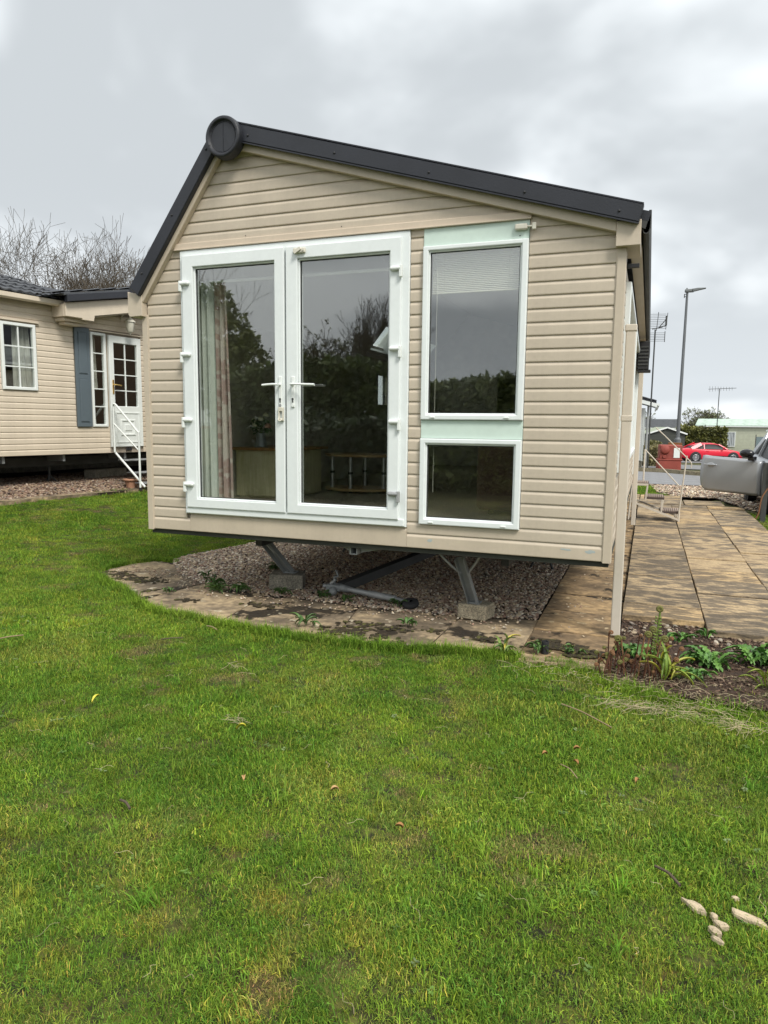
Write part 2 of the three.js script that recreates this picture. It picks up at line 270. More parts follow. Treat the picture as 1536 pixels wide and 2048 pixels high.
function grassColor(x, z) {
  const a = fbm(x * 0.9 + 20, z * 0.9 + 31, 601, 4), b = fbm(x * 3.2, z * 3.2, 611, 4), c = fbm(x * 8 + 5, z * 8, 621, 3), bald = fbm(x * 2.6 + 50, z * 2.6 + 9, 631, 4);
  let k = lerp3([0.103, 0.204, 0.021], [0.190, 0.300, 0.034], sstep(0.30, 0.70, a * 0.35 + b * 0.35 + c * 0.3));
  k = lerp3(k, [0.36, 0.35, 0.085], sstep(0.58, 0.76, bald) * 0.24);
  const yell = fbm(x * 5 + 70, z * 5 + 3, 641, 3) * sstep(1.2, 3.2, z); k = lerp3(k, [0.42, 0.33, 0.07], sstep(0.62, 0.76, yell) * 0.38);
  return k;
}
{
  const r = rng(77), list = [];
  const seed = (x0, x1, z0, z1, per, s0, s1, jit = true) => {
    const n = Math.round((x1 - x0) * (z1 - z0) * per);
    for (let i = 0; i < n; i++) {
      const x = mix(x0, x1, r()), z = mix(z0, z1, r()); if (hard.some((P) => inPoly(x, z, P))) continue;
      if (inPoly(x, z, BED) && r() < 0.95 - 0.6 * sstep(0.15, 0.75, z)) continue;
      const bare = fbm(x * 6.3 + 11, z * 6.3 + 2, 651, 4); 
      const long = fbm(x * 1.7 + 40, z * 1.7, 661, 3), s = mix(s0, s1, r()) * mix(0.82, 1.18, sstep(0.35, 0.7, long)) * (bare > 0.6 ? 0.75 : 1), c0 = grassColor(x, z), t = 0.62 + r() * 0.72, hue = r(), brown = sstep(0.66, 0.78, bare) * (0.2 + r() * 0.7), c = lerp3(lerp3(c0, hue < 0.5 ? [c0[0] * 1.3, c0[1] * 1.08, c0[2]] : [c0[0] * 0.75, c0[1] * 0.95, c0[2] * 1.25], r()), [0.26, 0.20, 0.10], brown);
      list.push({ p: [x, gl(x, z), z], r: [(r() - 0.5) * 0.35, r() * 6.283, (r() - 0.5) * 0.35], s: [s * mix(0.85, 1.2, r()), s * mix(0.65, 1.25, r()), s], c: c.map((q) => q * t) });
    }
  };
  seed(0.2, 6.6, 1.6, 4.4, 900, 0.62, 1.0);
  seed(-3.5, 0.2, 0.4, 4.2, 620, 0.75, 1.1);
  seed(0.2, 6.6, 0.2, 1.6, 720, 0.7, 1.05);
  seed(-5.2, 0.6, -3.6, 0.4, 480, 0.8, 1.2);
  seed(-8.5, -3.5, 0.2, 4, 200, 1.0, 1.5);
  seed(-4.6, 0.6, -10, -3.6, 240, 1.0, 1.5);
  seed(5.5, 8.4, -9, 0.6, 110, 1.2, 1.8);
  seed(3.0, 6.0, -14.6, -11.4, 150, 1.3, 2.0);
  scene.add(scatter('lawn_grass', bladeClump(5, 92, 0.085, 0.012, 0.044, 0.0014, 1.4), grassMat, list, 'short mown green lawn grass in front of the caravans', 'grass'));
  // longer tufts where the mower did not reach, along the pad and bed
  const edge = [];
  const along = (P, a, b, n, out, s0, s1) => { for (let i = 0; i < n; i++) { const t = a + (b - a) * r(), k = Math.floor(t), f = t - k, A = P[k], B = P[k + 1], x = mix(A[0], B[0], f) + (r() - 0.5) * 0.05 + out[0] * r(), z = mix(A[1], B[1], f) + (r() - 0.5) * 0.05 + out[1] * r(); const c = grassColor(x, z), q = 0.75 + r() * 0.4; edge.push({ p: [x, gl(x, z) + 0.004, z], r: [(r() - 0.5) * 0.4, r() * 6.28, (r() - 0.5) * 0.4], s: mix(s0, s1, r()), c: c.map((v) => v * q) }); } };
  along(PAD, 0, 13, 900, [0.0, 0.07], 0.5, 0.95); along(PAD, 25, 26, 60, [-0.06, 0], 0.5, 0.9); along(PAD, 23, 25, 80, [-0.08, -0.05], 0.5, 0.9);
  along([[3.0, 0.36], [3.45, 0.36], [3.72, 0.40]], 0, 2, 70, [0, 0.10], 0.4, 0.8);
  along(BED, 1, 6, 120, [0, 0.12], 0.5, 0.9);
  for (let i = 0; i < 420; i++) { const x = mix(-2, 6.2, r()), z = mix(0.9, 4.2, r()); if (inPoly(x, z, BED)) continue; const c = grassColor(x, z); edge.push({ p: [x, gl(x, z), z], r: [(r() - 0.5) * 0.5, r() * 6.28, (r() - 0.5) * 0.5], s: 0.45 + r() * 0.5, c: c.map((v) => v * (0.85 + r() * 0.4)) }); }
  scene.add(scatter('tall_grass', bladeClump(15, 26, 0.04, 0.05, 0.13, 0.0022, 0.95), grassMat, edge, 'longer grass tufts fringing the concrete pad and dotted over the lawn', 'grass'));
  // dry stalks raked over the edge of the lawn by the bed, and single straws on the grass
  const dry = [], heap = [[4.25, 0.90, 0.28, 0.18, 42], [3.70, 0.64, 0.3, 0.14, 30], [4.10, 0.78, 0.3, 0.18, 38], [3.35, 0.54, 0.2, 0.10, 20], [4.7, 0.82, 0.35, 0.18, 30], [4.38, 1.06, 0.07, 0.05, 36], [3.98, 0.98, 0.2, 0.05, 90], [2.06, 1.93, 0.04, 0.025, 11], [1.62, 1.25, 0.04, 0.025, 7], [4.0, 0.55, 0.3, 0.15, 60], [4.8, 0.5, 0.5, 0.2, 80], [0.4, -0.0, 0.1, 0.1, 0]];
  for (const [hx, hz, sx, sz, n] of heap) for (let i = 0; i < n; i++) { const a = (r() + r() + r() - 1.5) * 1.3, b = (r() + r() + r() - 1.5) * 1.3, x = hx + a * sx, z = hz + b * sz, t = 0.6 + r() * 0.7; dry.push({ p: [x, gl(x, z) + 0.02 + r() * 0.03, z], r: [(r() - 0.5) * 0.5, r() * 6.28, (r() - 0.5) * 0.5], s: [0.25 + r() * 0.85, 1, 1], c: [0.46 * t, 0.38 * t, 0.24 * t] }); }
  for (let i = 0; i < 320; i++) { const x = mix(-3, 6.2, r()), z = mix(0.7, 4.2, r()), t = 0.5 + r() * 0.6; dry.push({ p: [x, gl(x, z) + 0.02 + r() * 0.025, z], r: [(r() - 0.5) * 0.8, r() * 6.28, (r() - 0.5) * 0.8], s: [0.15 + r() * 0.45, 0.8, 0.8], c: [0.60 * t, 0.50 * t, 0.30 * t] }); }
  const wd = []; for (let i = 0; i < 420; i++) { const x = mix(-3, 6.2, r()), z = mix(0.6, 4.2, r()); if (inPoly(x, z, BED) || fbm(x * 1.3 + 60, z * 1.3, 93, 3) < 0.46) continue; const t = 0.7 + r() * 0.6; wd.push({ p: [x, gl(x, z) + 0.022, z], r: [(r() - 0.5) * 0.3, r() * 6.28, (r() - 0.5) * 0.3], s: [0.012 + r() * 0.012, 0.008, 0.012 + r() * 0.012], c: r() < 0.25 ? [0.20 * t, 0.27 * t, 0.10 * t] : [0.13 * t, 0.24 * t, 0.03 * t] }); }
  lawnWeeds = wd;
  const mulch = []; for (let i = 0; i < 5200; i++) { const x = mix(3.72, 6.3, r()), z = mix(-0.9, 0.78, r()), t = 0.5 + r() * 0.9; if (inPoly(x, z, BED) && fbm(x * 5, z * 5, 91, 3) > 0.36) mulch.push({ p: [x, gl(x, z) + 0.024 + r() * 0.008, z], r: [(r() - 0.5) * 1.2, r() * 6.28, (r() - 0.5) * 1.2], s: [0.006 + r() * 0.016, 0.004 + r() * 0.003, 0.004 + r() * 0.005], c: r() < 0.8 ? [0.10 * t, 0.062 * t, 0.042 * t] : [0.22 * t, 0.16 * t, 0.105 * t] }); }
  scene.add(scatter('bark_mulch', clean(new THREE.IcosahedronGeometry(1, 0)), mat({ color: 0xffffff, roughness: 1 }), mulch, 'brown crumbly bark mulch covering the flower bed', 'mulch'));
  const straw = tube([[-0.075, 0, 0], [-0.03, 0.006, 0.012], [0.02, 0.003, -0.008], [0.075, -0.004, 0.006]], 0.0008, 6, 4);
  scene.add(scatter('straw', straw, mat({ color: 0xffffff, roughness: 0.9 }), dry, 'dry straw and raked dead stalks on the grass beside the flower bed', 'straw'));
}

// ---- gravel
const stoneGeo = (() => { const g = new THREE.IcosahedronGeometry(1, 1), p = g.attributes.position; for (let i = 0; i < p.count; i++) { const x = p.getX(i), y = p.getY(i), z = p.getZ(i), k = 0.8 + 0.4 * vnoise(x * 1.6 + 5 + z, y * 1.6 + 9 - z * 0.7, 3); p.setXYZ(i, x * k, y * k * 0.62, z * k * 0.8); } g.computeVertexNormals(); return clean(g); })();
const stoneMat = mat({ color: 0xffffff, roughness: 0.82 });
function pebble(r, x, y, z, s0, s1) {
  const q = r(), t = 0.65 + r() * 0.6, c = q < 0.30 ? [0.40, 0.29, 0.215] : q < 0.46 ? [0.32, 0.27, 0.225] : q < 0.72 ? [0.52, 0.41, 0.275] : q < 0.86 ? [0.28, 0.175, 0.125] : [0.66, 0.58, 0.46];
  const s = mix(s0, s1, r() ** 1.6); return { p: [x, y + s * 0.3, z], r: [(r() - 0.5) * 0.9, r() * 6.28, (r() - 0.5) * 0.9], s: [s * mix(0.9, 1.5, r()), s, s], c: c.map((v) => v * t) };
}
struct('gravel_bed', slab(GRAVEL, -0.05, -0.006), M.gravelBase);
{
  const r = rng(909), list = [];
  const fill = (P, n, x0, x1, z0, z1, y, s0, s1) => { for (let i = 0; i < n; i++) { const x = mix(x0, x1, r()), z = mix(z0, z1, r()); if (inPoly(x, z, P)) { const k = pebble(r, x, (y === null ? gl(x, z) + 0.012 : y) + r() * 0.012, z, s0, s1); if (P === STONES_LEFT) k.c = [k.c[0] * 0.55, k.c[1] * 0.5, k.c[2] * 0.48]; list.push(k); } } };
  fill(GRAVEL, 36000, -0.95, 3.2, -3.2, -0.3, -0.006, 0.008, 0.017);
  fill(GRAVEL, 9000, -0.9, 3.2, -7.5, -3.2, -0.006, 0.012, 0.022);
  for (let i = 0; i < 420; i++) { const k = r(), x = mix(-1.0, 3.1, k), z = -0.38 + (r() - 0.3) * 0.3 - sstep(0.6, -0.8, x) * 0.5; if (inPoly(x, z, PAD)) list.push(pebble(r, x, 0.004, z, 0.005, 0.012)); }
  for (let i = 0; i < 90; i++) list.push(pebble(r, mix(3.2, 3.76, r()), 0.003, mix(-6, 0.25, r()), 0.004, 0.010));
  for (let i = 0; i < 420; i++) { const x = mix(3.75, 5.6, r()), z = -0.85 + 1.4 * r() * r(); if (inPoly(x, z, BED)) { const k = pebble(r, x, 0.003, z, 0.005, z < -0.2 ? 0.022 : 0.012); k.c = k.c.map((v) => v * 0.55); list.push(k); } }
  fill(STONES_RIGHT, 14000, 4, 10.5, -15.4, -7.5, null, 0.016, 0.034);
  fill(STONES_LEFT, 14000, -6.2, -3.8, -6.5, -0.5, null, 0.014, 0.026);
  scene.add(scatter('gravel', stoneGeo, stoneMat, list, 'loose pink, buff and grey gravel stones under and beside the caravans', 'gravel'));
}
function drape(P, dy, step = 0.5) { // a sheet that follows the ground inside an outline
  const xs = P.map((p) => p[0]), zs = P.map((p) => p[1]), s = new THREE.ShapeGeometry(poly(P.map(([x, z]) => [x, -z]))); s.rotateX(-Math.PI / 2);
  let g = clean(s); for (let k = 0; k < 4; k++) { const p = g.attributes.position, out = []; for (let i = 0; i < p.count; i += 3) { const t = [0, 1, 2].map((j) => [p.getX(i + j), 0, p.getZ(i + j)]), m = (a, b) => [(a[0] + b[0]) / 2, 0, (a[2] + b[2]) / 2], [A, B, C] = t; if (Math.max(Math.hypot(A[0] - B[0], A[2] - B[2]), Math.hypot(B[0] - C[0], B[2] - C[2]), Math.hypot(A[0] - C[0], A[2] - C[2])) < step) { out.push(...A, ...B, ...C); continue; } const a = m(A, B), b = m(B, C), c = m(C, A); out.push(...A, ...a, ...c, ...a, ...B, ...b, ...c, ...b, ...C, ...a, ...b, ...c); } g = new THREE.BufferGeometry(); g.setAttribute('position', new THREE.Float32BufferAttribute(out, 3)); }
  const p = g.attributes.position; for (let i = 0; i < p.count; i++) p.setY(i, gl(p.getX(i), p.getZ(i)) + dy); g.computeVertexNormals(); return uvm(g);
}
struct('gravel_bed', drape(STONES_RIGHT, 0.014), M.gravelBase); struct('gravel_bed', drape(STONES_LEFT, 0.014), M.gravelBase);
struct('flower_bed_soil', drape(BED, 0.022, 0.3), M.soil);

// ---- front pad: old concrete cast in pieces, joints left open
{
  const pad = struct('concrete_pad');
  const cuts = [[0, 3, 21, 26], [3, 6, 19, 21], [6, 9, 17, 19], [9, 11, 15, 17], [11, 13, 14, 15]];
  const polyAt = (o0, o1, i0, i1) => { const a = []; for (let k = o0; k <= o1; k++) a.push(PAD[k]); for (let k = i0; k <= i1; k++) a.push(PAD[k]); return a; };
  const r = rng(31);
  cuts.forEach(([o0, o1, i0, i1], n) => {
    const P = polyAt(o0, o1, i0, i1), cx = P.reduce((s, p) => s + p[0], 0) / P.length, cz = P.reduce((s, p) => s + p[1], 0) / P.length;
    const Q = []; P.forEach((p, i) => { const q = P[(i + 1) % P.length], L = Math.hypot(q[0] - p[0], q[1] - p[1]), m = Math.max(1, Math.round(L / 0.09)); for (let k = 0; k < m; k++) { const t = k / m, j = (r() - 0.5) * (k ? 0.022 : 0.006); Q.push([mix(p[0], q[0], t), mix(p[1], q[1], t) + j]); } });
    const S = Q.map(([x, z]) => [cx + (x - cx) * 0.988, cz + (z - cz) * 0.994]);
    const m = part('slab', uvm(slab(S, -0.075, -0.002 - n * 0.0015, 0.006), n * 0.73, n * 1.31), M.pad, pad); m.rotation.set((r() - 0.5) * 0.006, 0, (r() - 0.5) * 0.004);
  });
}
// moss cushions growing on the pad and the front of the path
{
  const r = rng(404), list = [], spots = [[-0.55, -0.50, 0.20, 0.09, 300], [-0.92, -0.62, 0.16, 0.07, 220], [-0.15, -0.15, 0.05, 0.05, 40], [3.46, 0.06, 0.17, 0.07, 420], [3.62, 0.16, 0.12, 0.03, 160], [3.28, 0.10, 0.07, 0.06, 120], [3.36, -0.04, 0.10, 0.02, 60], [2.92, 0.08, 0.12, 0.06, 80], [1.95, 0.33, 0.18, 0.08, 320], [2.1, 0.12, 0.18, 0.08, 220], [2.52, 0.05, 0.08, 0.05, 30], [1.0, -0.10, 0.16, 0.06, 60], [0.35, 0.0, 0.1, 0.05, 30], [2.3, 0.35, 0.12, 0.04, 50], [3.55, 0.22, 0.14, 0.03, 70]];
  for (const [hx, hz, sx, sz, n] of spots) for (let i = 0; i < n; i++) { const x = hx + (r() + r() + r() - 1.5) * 1.2 * sx, z = hz + (r() + r() + r() - 1.5) * 1.2 * sz, t = 0.6 + r() * 0.8, s = 0.006 + r() * 0.014; if (fbm(x * 18, z * 26, 71, 3) < 0.44) continue; list.push({ p: [x, x > 3.18 ? 0.005 : 0.002, z], r: [0, r() * 6, 0], s: [s * 1.6, s * 0.5, s * 1.2], c: r() < 0.8 ? [0.045 * t, 0.033 * t, 0.014 * t] : [0.09 * t, 0.085 * t, 0.02 * t] }); }
  scene.add(scatter('moss', stoneGeo, mat({ color: 0xffffff, roughness: 1, bumpMap: tGrain, bumpScale: 0.003 }), list, 'dark brown moss cushions on the old concrete pad', 'moss'));
}
// ---- paved path along the right side, 0.6 m slabs
{
  const path = struct('paving_path'), r = rng(61), kinds = [M.riven, M.rivenGrey, M.rivenWarm, M.riven, M.rivenPale];
  const cols = [[3.183, 3.777, 0.30, 0.0, M.riven0], [3.783, 4.367, -0.80, 0.042, null], [4.373, 4.967, -0.60, 0.042, null], [4.973, 5.575, -0.72, 0.040, null]];
  cols.forEach(([x0, x1, zf, y, m0], c) => {
    let z = zf, k = 0;
    while (z > -9.3) {
      const next = k === 0 ? (c === 0 ? -0.30 : -1.2) : z - 0.6, z1 = Math.max(next, -9.36), ft = c === 3 ? 0 : 0;
      const g = slab([[x0 + r() * 0.004, z1 + 0.004], [x1 - r() * 0.004, z1 + 0.007], [x1 - r() * 0.004, z - 0.007], [x0 + r() * 0.004, z - 0.007]], y - 0.05, y + (r() - 0.4) * 0.010, 0.004);
      const yellow = c < 2 && k === 5 + c, s = part('slab', uvm(g, r() * 7, r() * 7), yellow ? M.rivenPale : m0 || kinds[Math.floor(r() * kinds.length)], path); s.rotation.z = (r() - 0.5) * 0.003; z = z1; k++;  // paler slabs: sunlit patches of the path put into the slab colour
    }
  });
  for (const [x0, x1, z0, z1] of [[3.2, 3.8, -9.47, -10.4], [3.8, 4.6, -9.45, -10.3], [4.61, 5.3, -9.43, -10.25], [3.3, 3.8, -10.41, -11.2], [3.81, 4.6, -10.31, -11.1]]) part('slab', uvm(slab([[x0, z1], [x1 - 0.01, z1], [x1 - 0.01, z0], [x0, z0]], 0.0, 0.052 + r() * 0.006, 0.006), r() * 5, r() * 5), r() < 0.5 ? M.rivenWarm : M.riven, path);
}
// ---- broken edging along the front of the path, kerb stones
{
  const r = rng(83);
  [[3.20, 3.36, 0.318, 'small broken edging stone between the grass and the pad'], [3.37, 3.735, 0.32, 'long rough edging stone at the foot of the white downpipe']].forEach(([x0, x1, z, label]) => {
    const g = new THREE.BoxGeometry(x1 - x0, 0.085, 0.12, 8, 3, 3), p = g.attributes.position; for (let i = 0; i < p.count; i++) p.setXYZ(i, p.getX(i) + (vnoise(p.getX(i) * 30, p.getZ(i) * 30, 1) - 0.5) * 0.012, p.getY(i) + (vnoise(p.getX(i) * 26, p.getZ(i) * 26, 2) - 0.5) * 0.012, p.getZ(i) + (vnoise(p.getX(i) * 26, p.getY(i) * 36, 3) - 0.5) * 0.022); g.computeVertexNormals();
    solo('edging_stone', uvm(clean(g), x0, 0), M.rivenPale, label, 'edging stone', [(x0 + x1) / 2, -0.038, z + 0.065]);
  });
}
// ---- roads beyond
struct('road', drape([[-30, -15.9], [30, -15.6], [30, -21.2], [8, -21.4], [6.6, -21.6], [5.6, -22.4], [4.6, -24.2], [3.2, -25.0], [-30, -25.6]], 0.03, 1.5), M.asphalt);
struct('road', drape([[-30, -31.5], [3, -30], [9, -28.5], [30, -27], [30, -33.5], [10, -35], [3, -37.5], [-30, -38]], 0.03, 2), M.asphalt);
struct('road', drape([[-10, -42.5], [40, -41], [40, -53], [-10, -53]], 0.03, 2.5), M.asphalt);
{
  const kerb = struct('kerb'), line = [[-3, -25.35], [3.2, -25.05], [4.6, -24.25], [5.6, -22.45], [6.6, -21.65], [8, -21.42], [13, -21.3]];
  for (let k = 0; k + 1 < line.length; k++) { const [a, b] = [line[k], line[k + 1]], L = Math.hypot(b[0] - a[0], b[1] - a[1]), n = Math.max(1, Math.round(L / 0.9)); for (let i = 0; i < n; i++) { const p = [mix(a[0], b[0], (i + 0.01) / n), 0, mix(a[1], b[1], (i + 0.01) / n)], q = [mix(a[0], b[0], (i + 0.985) / n), 0, mix(a[1], b[1], (i + 0.985) / n)]; p[1] = gl(p[0], p[2]) + 0.06; q[1] = gl(q[0], q[2]) + 0.06; part('kerb_stone', bar(p, q, 0.15, 0.22), M.kerb, kerb); } }
}
// ---------------------------------------------------------------- the caravan
const ROW = 0.086;
// one cladding board: a nose that overhangs the board below, a flat face, a bevel that leans back at the top
const PROFILE = [[0.000, 0.000], [0.0015, 0.0090], [0.004, 0.0120], [0.009, 0.0130], [0.060, 0.0130], [0.065, 0.0124], [0.080, 0.0045], [0.086, 0.0030]];
function board(xl, xr, y0, height = ROW, k = 1) { // xl, xr: numbers or functions of y; local y starts at 0
  const P = PROFILE.map(([y, z]) => [y > 0.05 ? y + height - ROW : y, z * k]), f = (v, y) => typeof v === 'function' ? v(y0 + y) : v, pos = [];
  const quad = (a, b, c, d) => pos.push(...a, ...b, ...c, ...a, ...c, ...d);
  for (let i = 0; i + 1 < P.length; i++) { const [ya, za] = P[i], [yb, zb] = P[i + 1]; quad([f(xl, ya), ya, za], [f(xr, ya), ya, za], [f(xr, yb), yb, zb], [f(xl, yb), yb, zb]); }
  const n = P.length - 1; quad([f(xl, P[n][0]), P[n][0], P[n][1]], [f(xr, P[n][0]), P[n][0], P[n][1]], [f(xr, 0), 0, 0], [f(xl, 0), 0, 0]);
  for (let i = 1; i + 1 <= n; i++) { for (const e of [xl, xr]) { const t = [[f(e, 0), 0, 0], [f(e, P[i][0]), P[i][0], P[i][1]], [f(e, P[i + 1][0]), P[i + 1][0], P[i + 1][1]]]; if (e === xl) t.reverse(); pos.push(...t[0], ...t[1], ...t[2]); } }
  const g = new THREE.BufferGeometry(); g.setAttribute('position', new THREE.Float32BufferAttribute(pos, 3)); g.computeVertexNormals(); return uvm(g, 0, y0 * 1.37);
}
const home = thing('static_caravan', 'beige clad static caravan with white French doors and black roof edge, nearest the camera', 'caravan');
const LEN = 8.55, WID = 3.71;
const leftEdge = (y) => y < 2.42 ? 0.052 : Math.max(0.052, 0.166 + 0.7207 * (y - 2.599) - 0.03);
const rightEdge = (y) => y < 2.62 ? 3.657 : Math.min(3.657, 0.937 + (3.484 - y) * 3.379 + 0.05);
const LIGHTS = [[-4.55, -5.38], [-5.52, -7.1]];
function strips(at, z0) { const cut = (a, b, zb, za) => { const [p, q] = at(a), [s, t] = at(b); return ext([p, s, t, q], zb, za); }, out = [cut(0, 1, LIGHTS[0][0], z0), cut(0, 1, LIGHTS[1][0], LIGHTS[0][1]), cut(0, 1, -LEN - 0.08, LIGHTS[1][1])]; for (const [za, zb] of LIGHTS) out.push(cut(0, 0.05, zb, za), cut(0.45, 1, zb, za)); return out; }
{ // shell
  part('front_wall', ext([[0.01, 0.60], [3.70, 0.60], [3.70, 2.73], [0.86, 3.56], [0.01, 2.50]], -0.075, -0.004, { holes: [rectR(0.44, 2.22, 0.76, 2.76), rectR(2.42, 3.075, 0.80, 1.36), rectR(2.42, 3.075, 1.54, 2.67)] }), M.wallCore, home);
  const side = (holes) => { const g = ext(rect(-LEN, -0.078, 0.60, 2.62), -0.03, 0.03, { holes }); g.rotateY(-Math.PI / 2); return uvm(g); };
  part('side_wall', moved(side([rectR(-2.75, -0.65, 1.20, 2.45), rectR(-5.3, -3.15, 1.20, 2.45), rectR(-7.45, -6.72, 0.80, 2.50)]), 3.655, 0, 0), M.interior, home);
  part('side_wall', moved(side([rectR(-5.50, -5.12, 1.78, 2.22)]), 0.045, 0, 0), M.interior, home);
  part('rear_wall', ext([[0.01, 0.60], [3.70, 0.60], [3.70, 2.73], [0.86, 3.56], [0.01, 2.50]], -LEN - 0.06, -LEN - 0.002), M.interior, home);
  part('partition', ext([[0.08, 0.76], [3.62, 0.76], [3.62, 2.60], [0.86, 3.40], [0.08, 2.46]], -7.5, -7.44, { holes: [rectR(1.4, 2.1, 0.78, 2.3)] }), M.interior, home);
  part('floor_edge', rbox(0.012, 3.698, 0.553, 0.598, -LEN, -0.012, 0.004), M.floorEdge, home);
  part('carpet', box(0.08, 3.62, 0.70, 0.75, -LEN + 0.02, -0.08), M.carpet, home);
  part('ceiling', [...strips((t) => [[0.07 + 0.79 * t, 2.44 + 0.98 * t], [0.05 + 0.81 * t, 2.46 + 1.0 * t]], -0.08), ext([[0.86, 3.42], [3.64, 2.60], [3.64, 2.64], [0.86, 3.46]], -LEN, -0.08)], M.ceiling, home);
  part('roof', [ext([[0.86, 3.575], [3.83, 2.735], [3.845, 2.79], [0.87, 3.635]], -LEN - 0.08, 0.035), ...strips((t) => [[-0.075 + 0.935 * t, 2.50 + 1.075 * t], [-0.115 + 0.975 * t, 2.545 + 1.095 * t]], 0.035)], M.roofDark, home);
  for (const [za, zb] of LIGHTS) { // roof windows in the steep side
    const c = (t) => [0.07 + 0.79 * t, 2.44 + 0.98 * t], o = (t) => [-0.128 + 0.975 * t, 2.56 + 1.095 * t], q = (t, u) => [c(t), o(t), o(u), c(u)];
    const f = part('roof_window', [ext(q(0.055, 0.095), zb, za), ext(q(0.405, 0.445), zb, za), ext(q(0.096, 0.404), zb, zb + 0.05), ext(q(0.096, 0.404), za - 0.05, za)], M.upvcTrim, home);
    const A = o(0.10), B = o(0.40), g = ext([[A[0] + 0.02, A[1] - 0.01], [B[0] + 0.02, B[1] - 0.01], [B[0] + 0.016, B[1] - 0.006], [A[0] + 0.016, A[1] - 0.006]].reverse(), zb + 0.05, za - 0.05); part('pane', g, M.glass, f);
  }
}
{ // cladding boards of the front
  const cache = {};
  const put = (xl, xr, y0, key, h) => { const g = key ? (cache[key] ||= board(xl, xr, 1, h)) : board(xl, xr, y0, h), m = part('siding_board', g, M.siding, home); m.position.y = y0; return m; };
  for (let k = 0; k < 40; k++) {
    const y = 0.6975 + ROW * k, top = y + ROW; if (y > 3.49) break;
    if (y > 2.80) { put(leftEdge, rightEdge, y); continue; }
    if (top > 2.44) put(leftEdge, 0.384, y); else put(0.052, 0.384, y, 'l');
    if (k === 0) put(2.293, 3.657, y, 'u'); else { put(2.293, 2.386, y, 'm'); if (top > 2.62) put(3.109, rightEdge, y); else put(3.109, 3.657, y, 'r'); }
  }
  for (const [x0, x1, h] of [[0.052, 0.417, 0.1055], [0.4185, 2.2915, 0.148], [2.293, 3.657, 0.1055]]) part('skirt_board', board(x0, x1, 1, h, 1.15), M.sidingTrim, home).position.y = 0.592;
  // scuffed places on the lowest board
  for (const [x, y, w, h] of [[2.47, 0.655, 0.022, 0.014], [3.58, 0.655, 0.035, 0.014], [3.42, 0.66, 0.05, 0.008]]) { const r = rng(x * 1000 | 0), pts = []; for (let a = 0; a < 14; a++) { const q = 0.55 + r() * 0.5; pts.push([x + Math.cos(a / 14 * 6.283) * w * q, y + Math.sin(a / 14 * 6.283) * h * q]); } part('scuff', ext(pts, 0.0152, 0.0158), mat({ color: lin(0.36, 0.40, 0.39), roughness: 0.6 }), home, 'grey worn scuff on the lowest board'); }
  for (const s of [0, 1]) {
    const x = s ? 3.659 : 0.0, w = 0.052;
    part('corner_trim', [rbox(s ? x : 0, s ? x + w : w, 0.585, s ? 2.60 : 2.34, -0.01, 0.022, 0.003), rbox(s ? x - 0.006 : w - 0.003, s ? x + 0.008 : w + 0.008, 0.592, s ? 2.595 : 2.335, 0.0, 0.0165, 0.002), rbox(s ? 3.690 : -0.003, s ? 3.714 : 0.020, 0.586, s ? 2.60 : 2.34, -0.07, 0.012, 0.003)], M.sidingTrim, home);
  }
  part('drip_rail', [ext([[0.335, 2.818], [3.118, 2.818], [3.118, 2.864], [0.335, 2.866]], 0.001, 0.030, { bevel: 0.004 }), rbox(0.335, 3.118, 2.812, 2.822, 0.004, 0.040, 0.003)], M.sidingWarm, home);
}
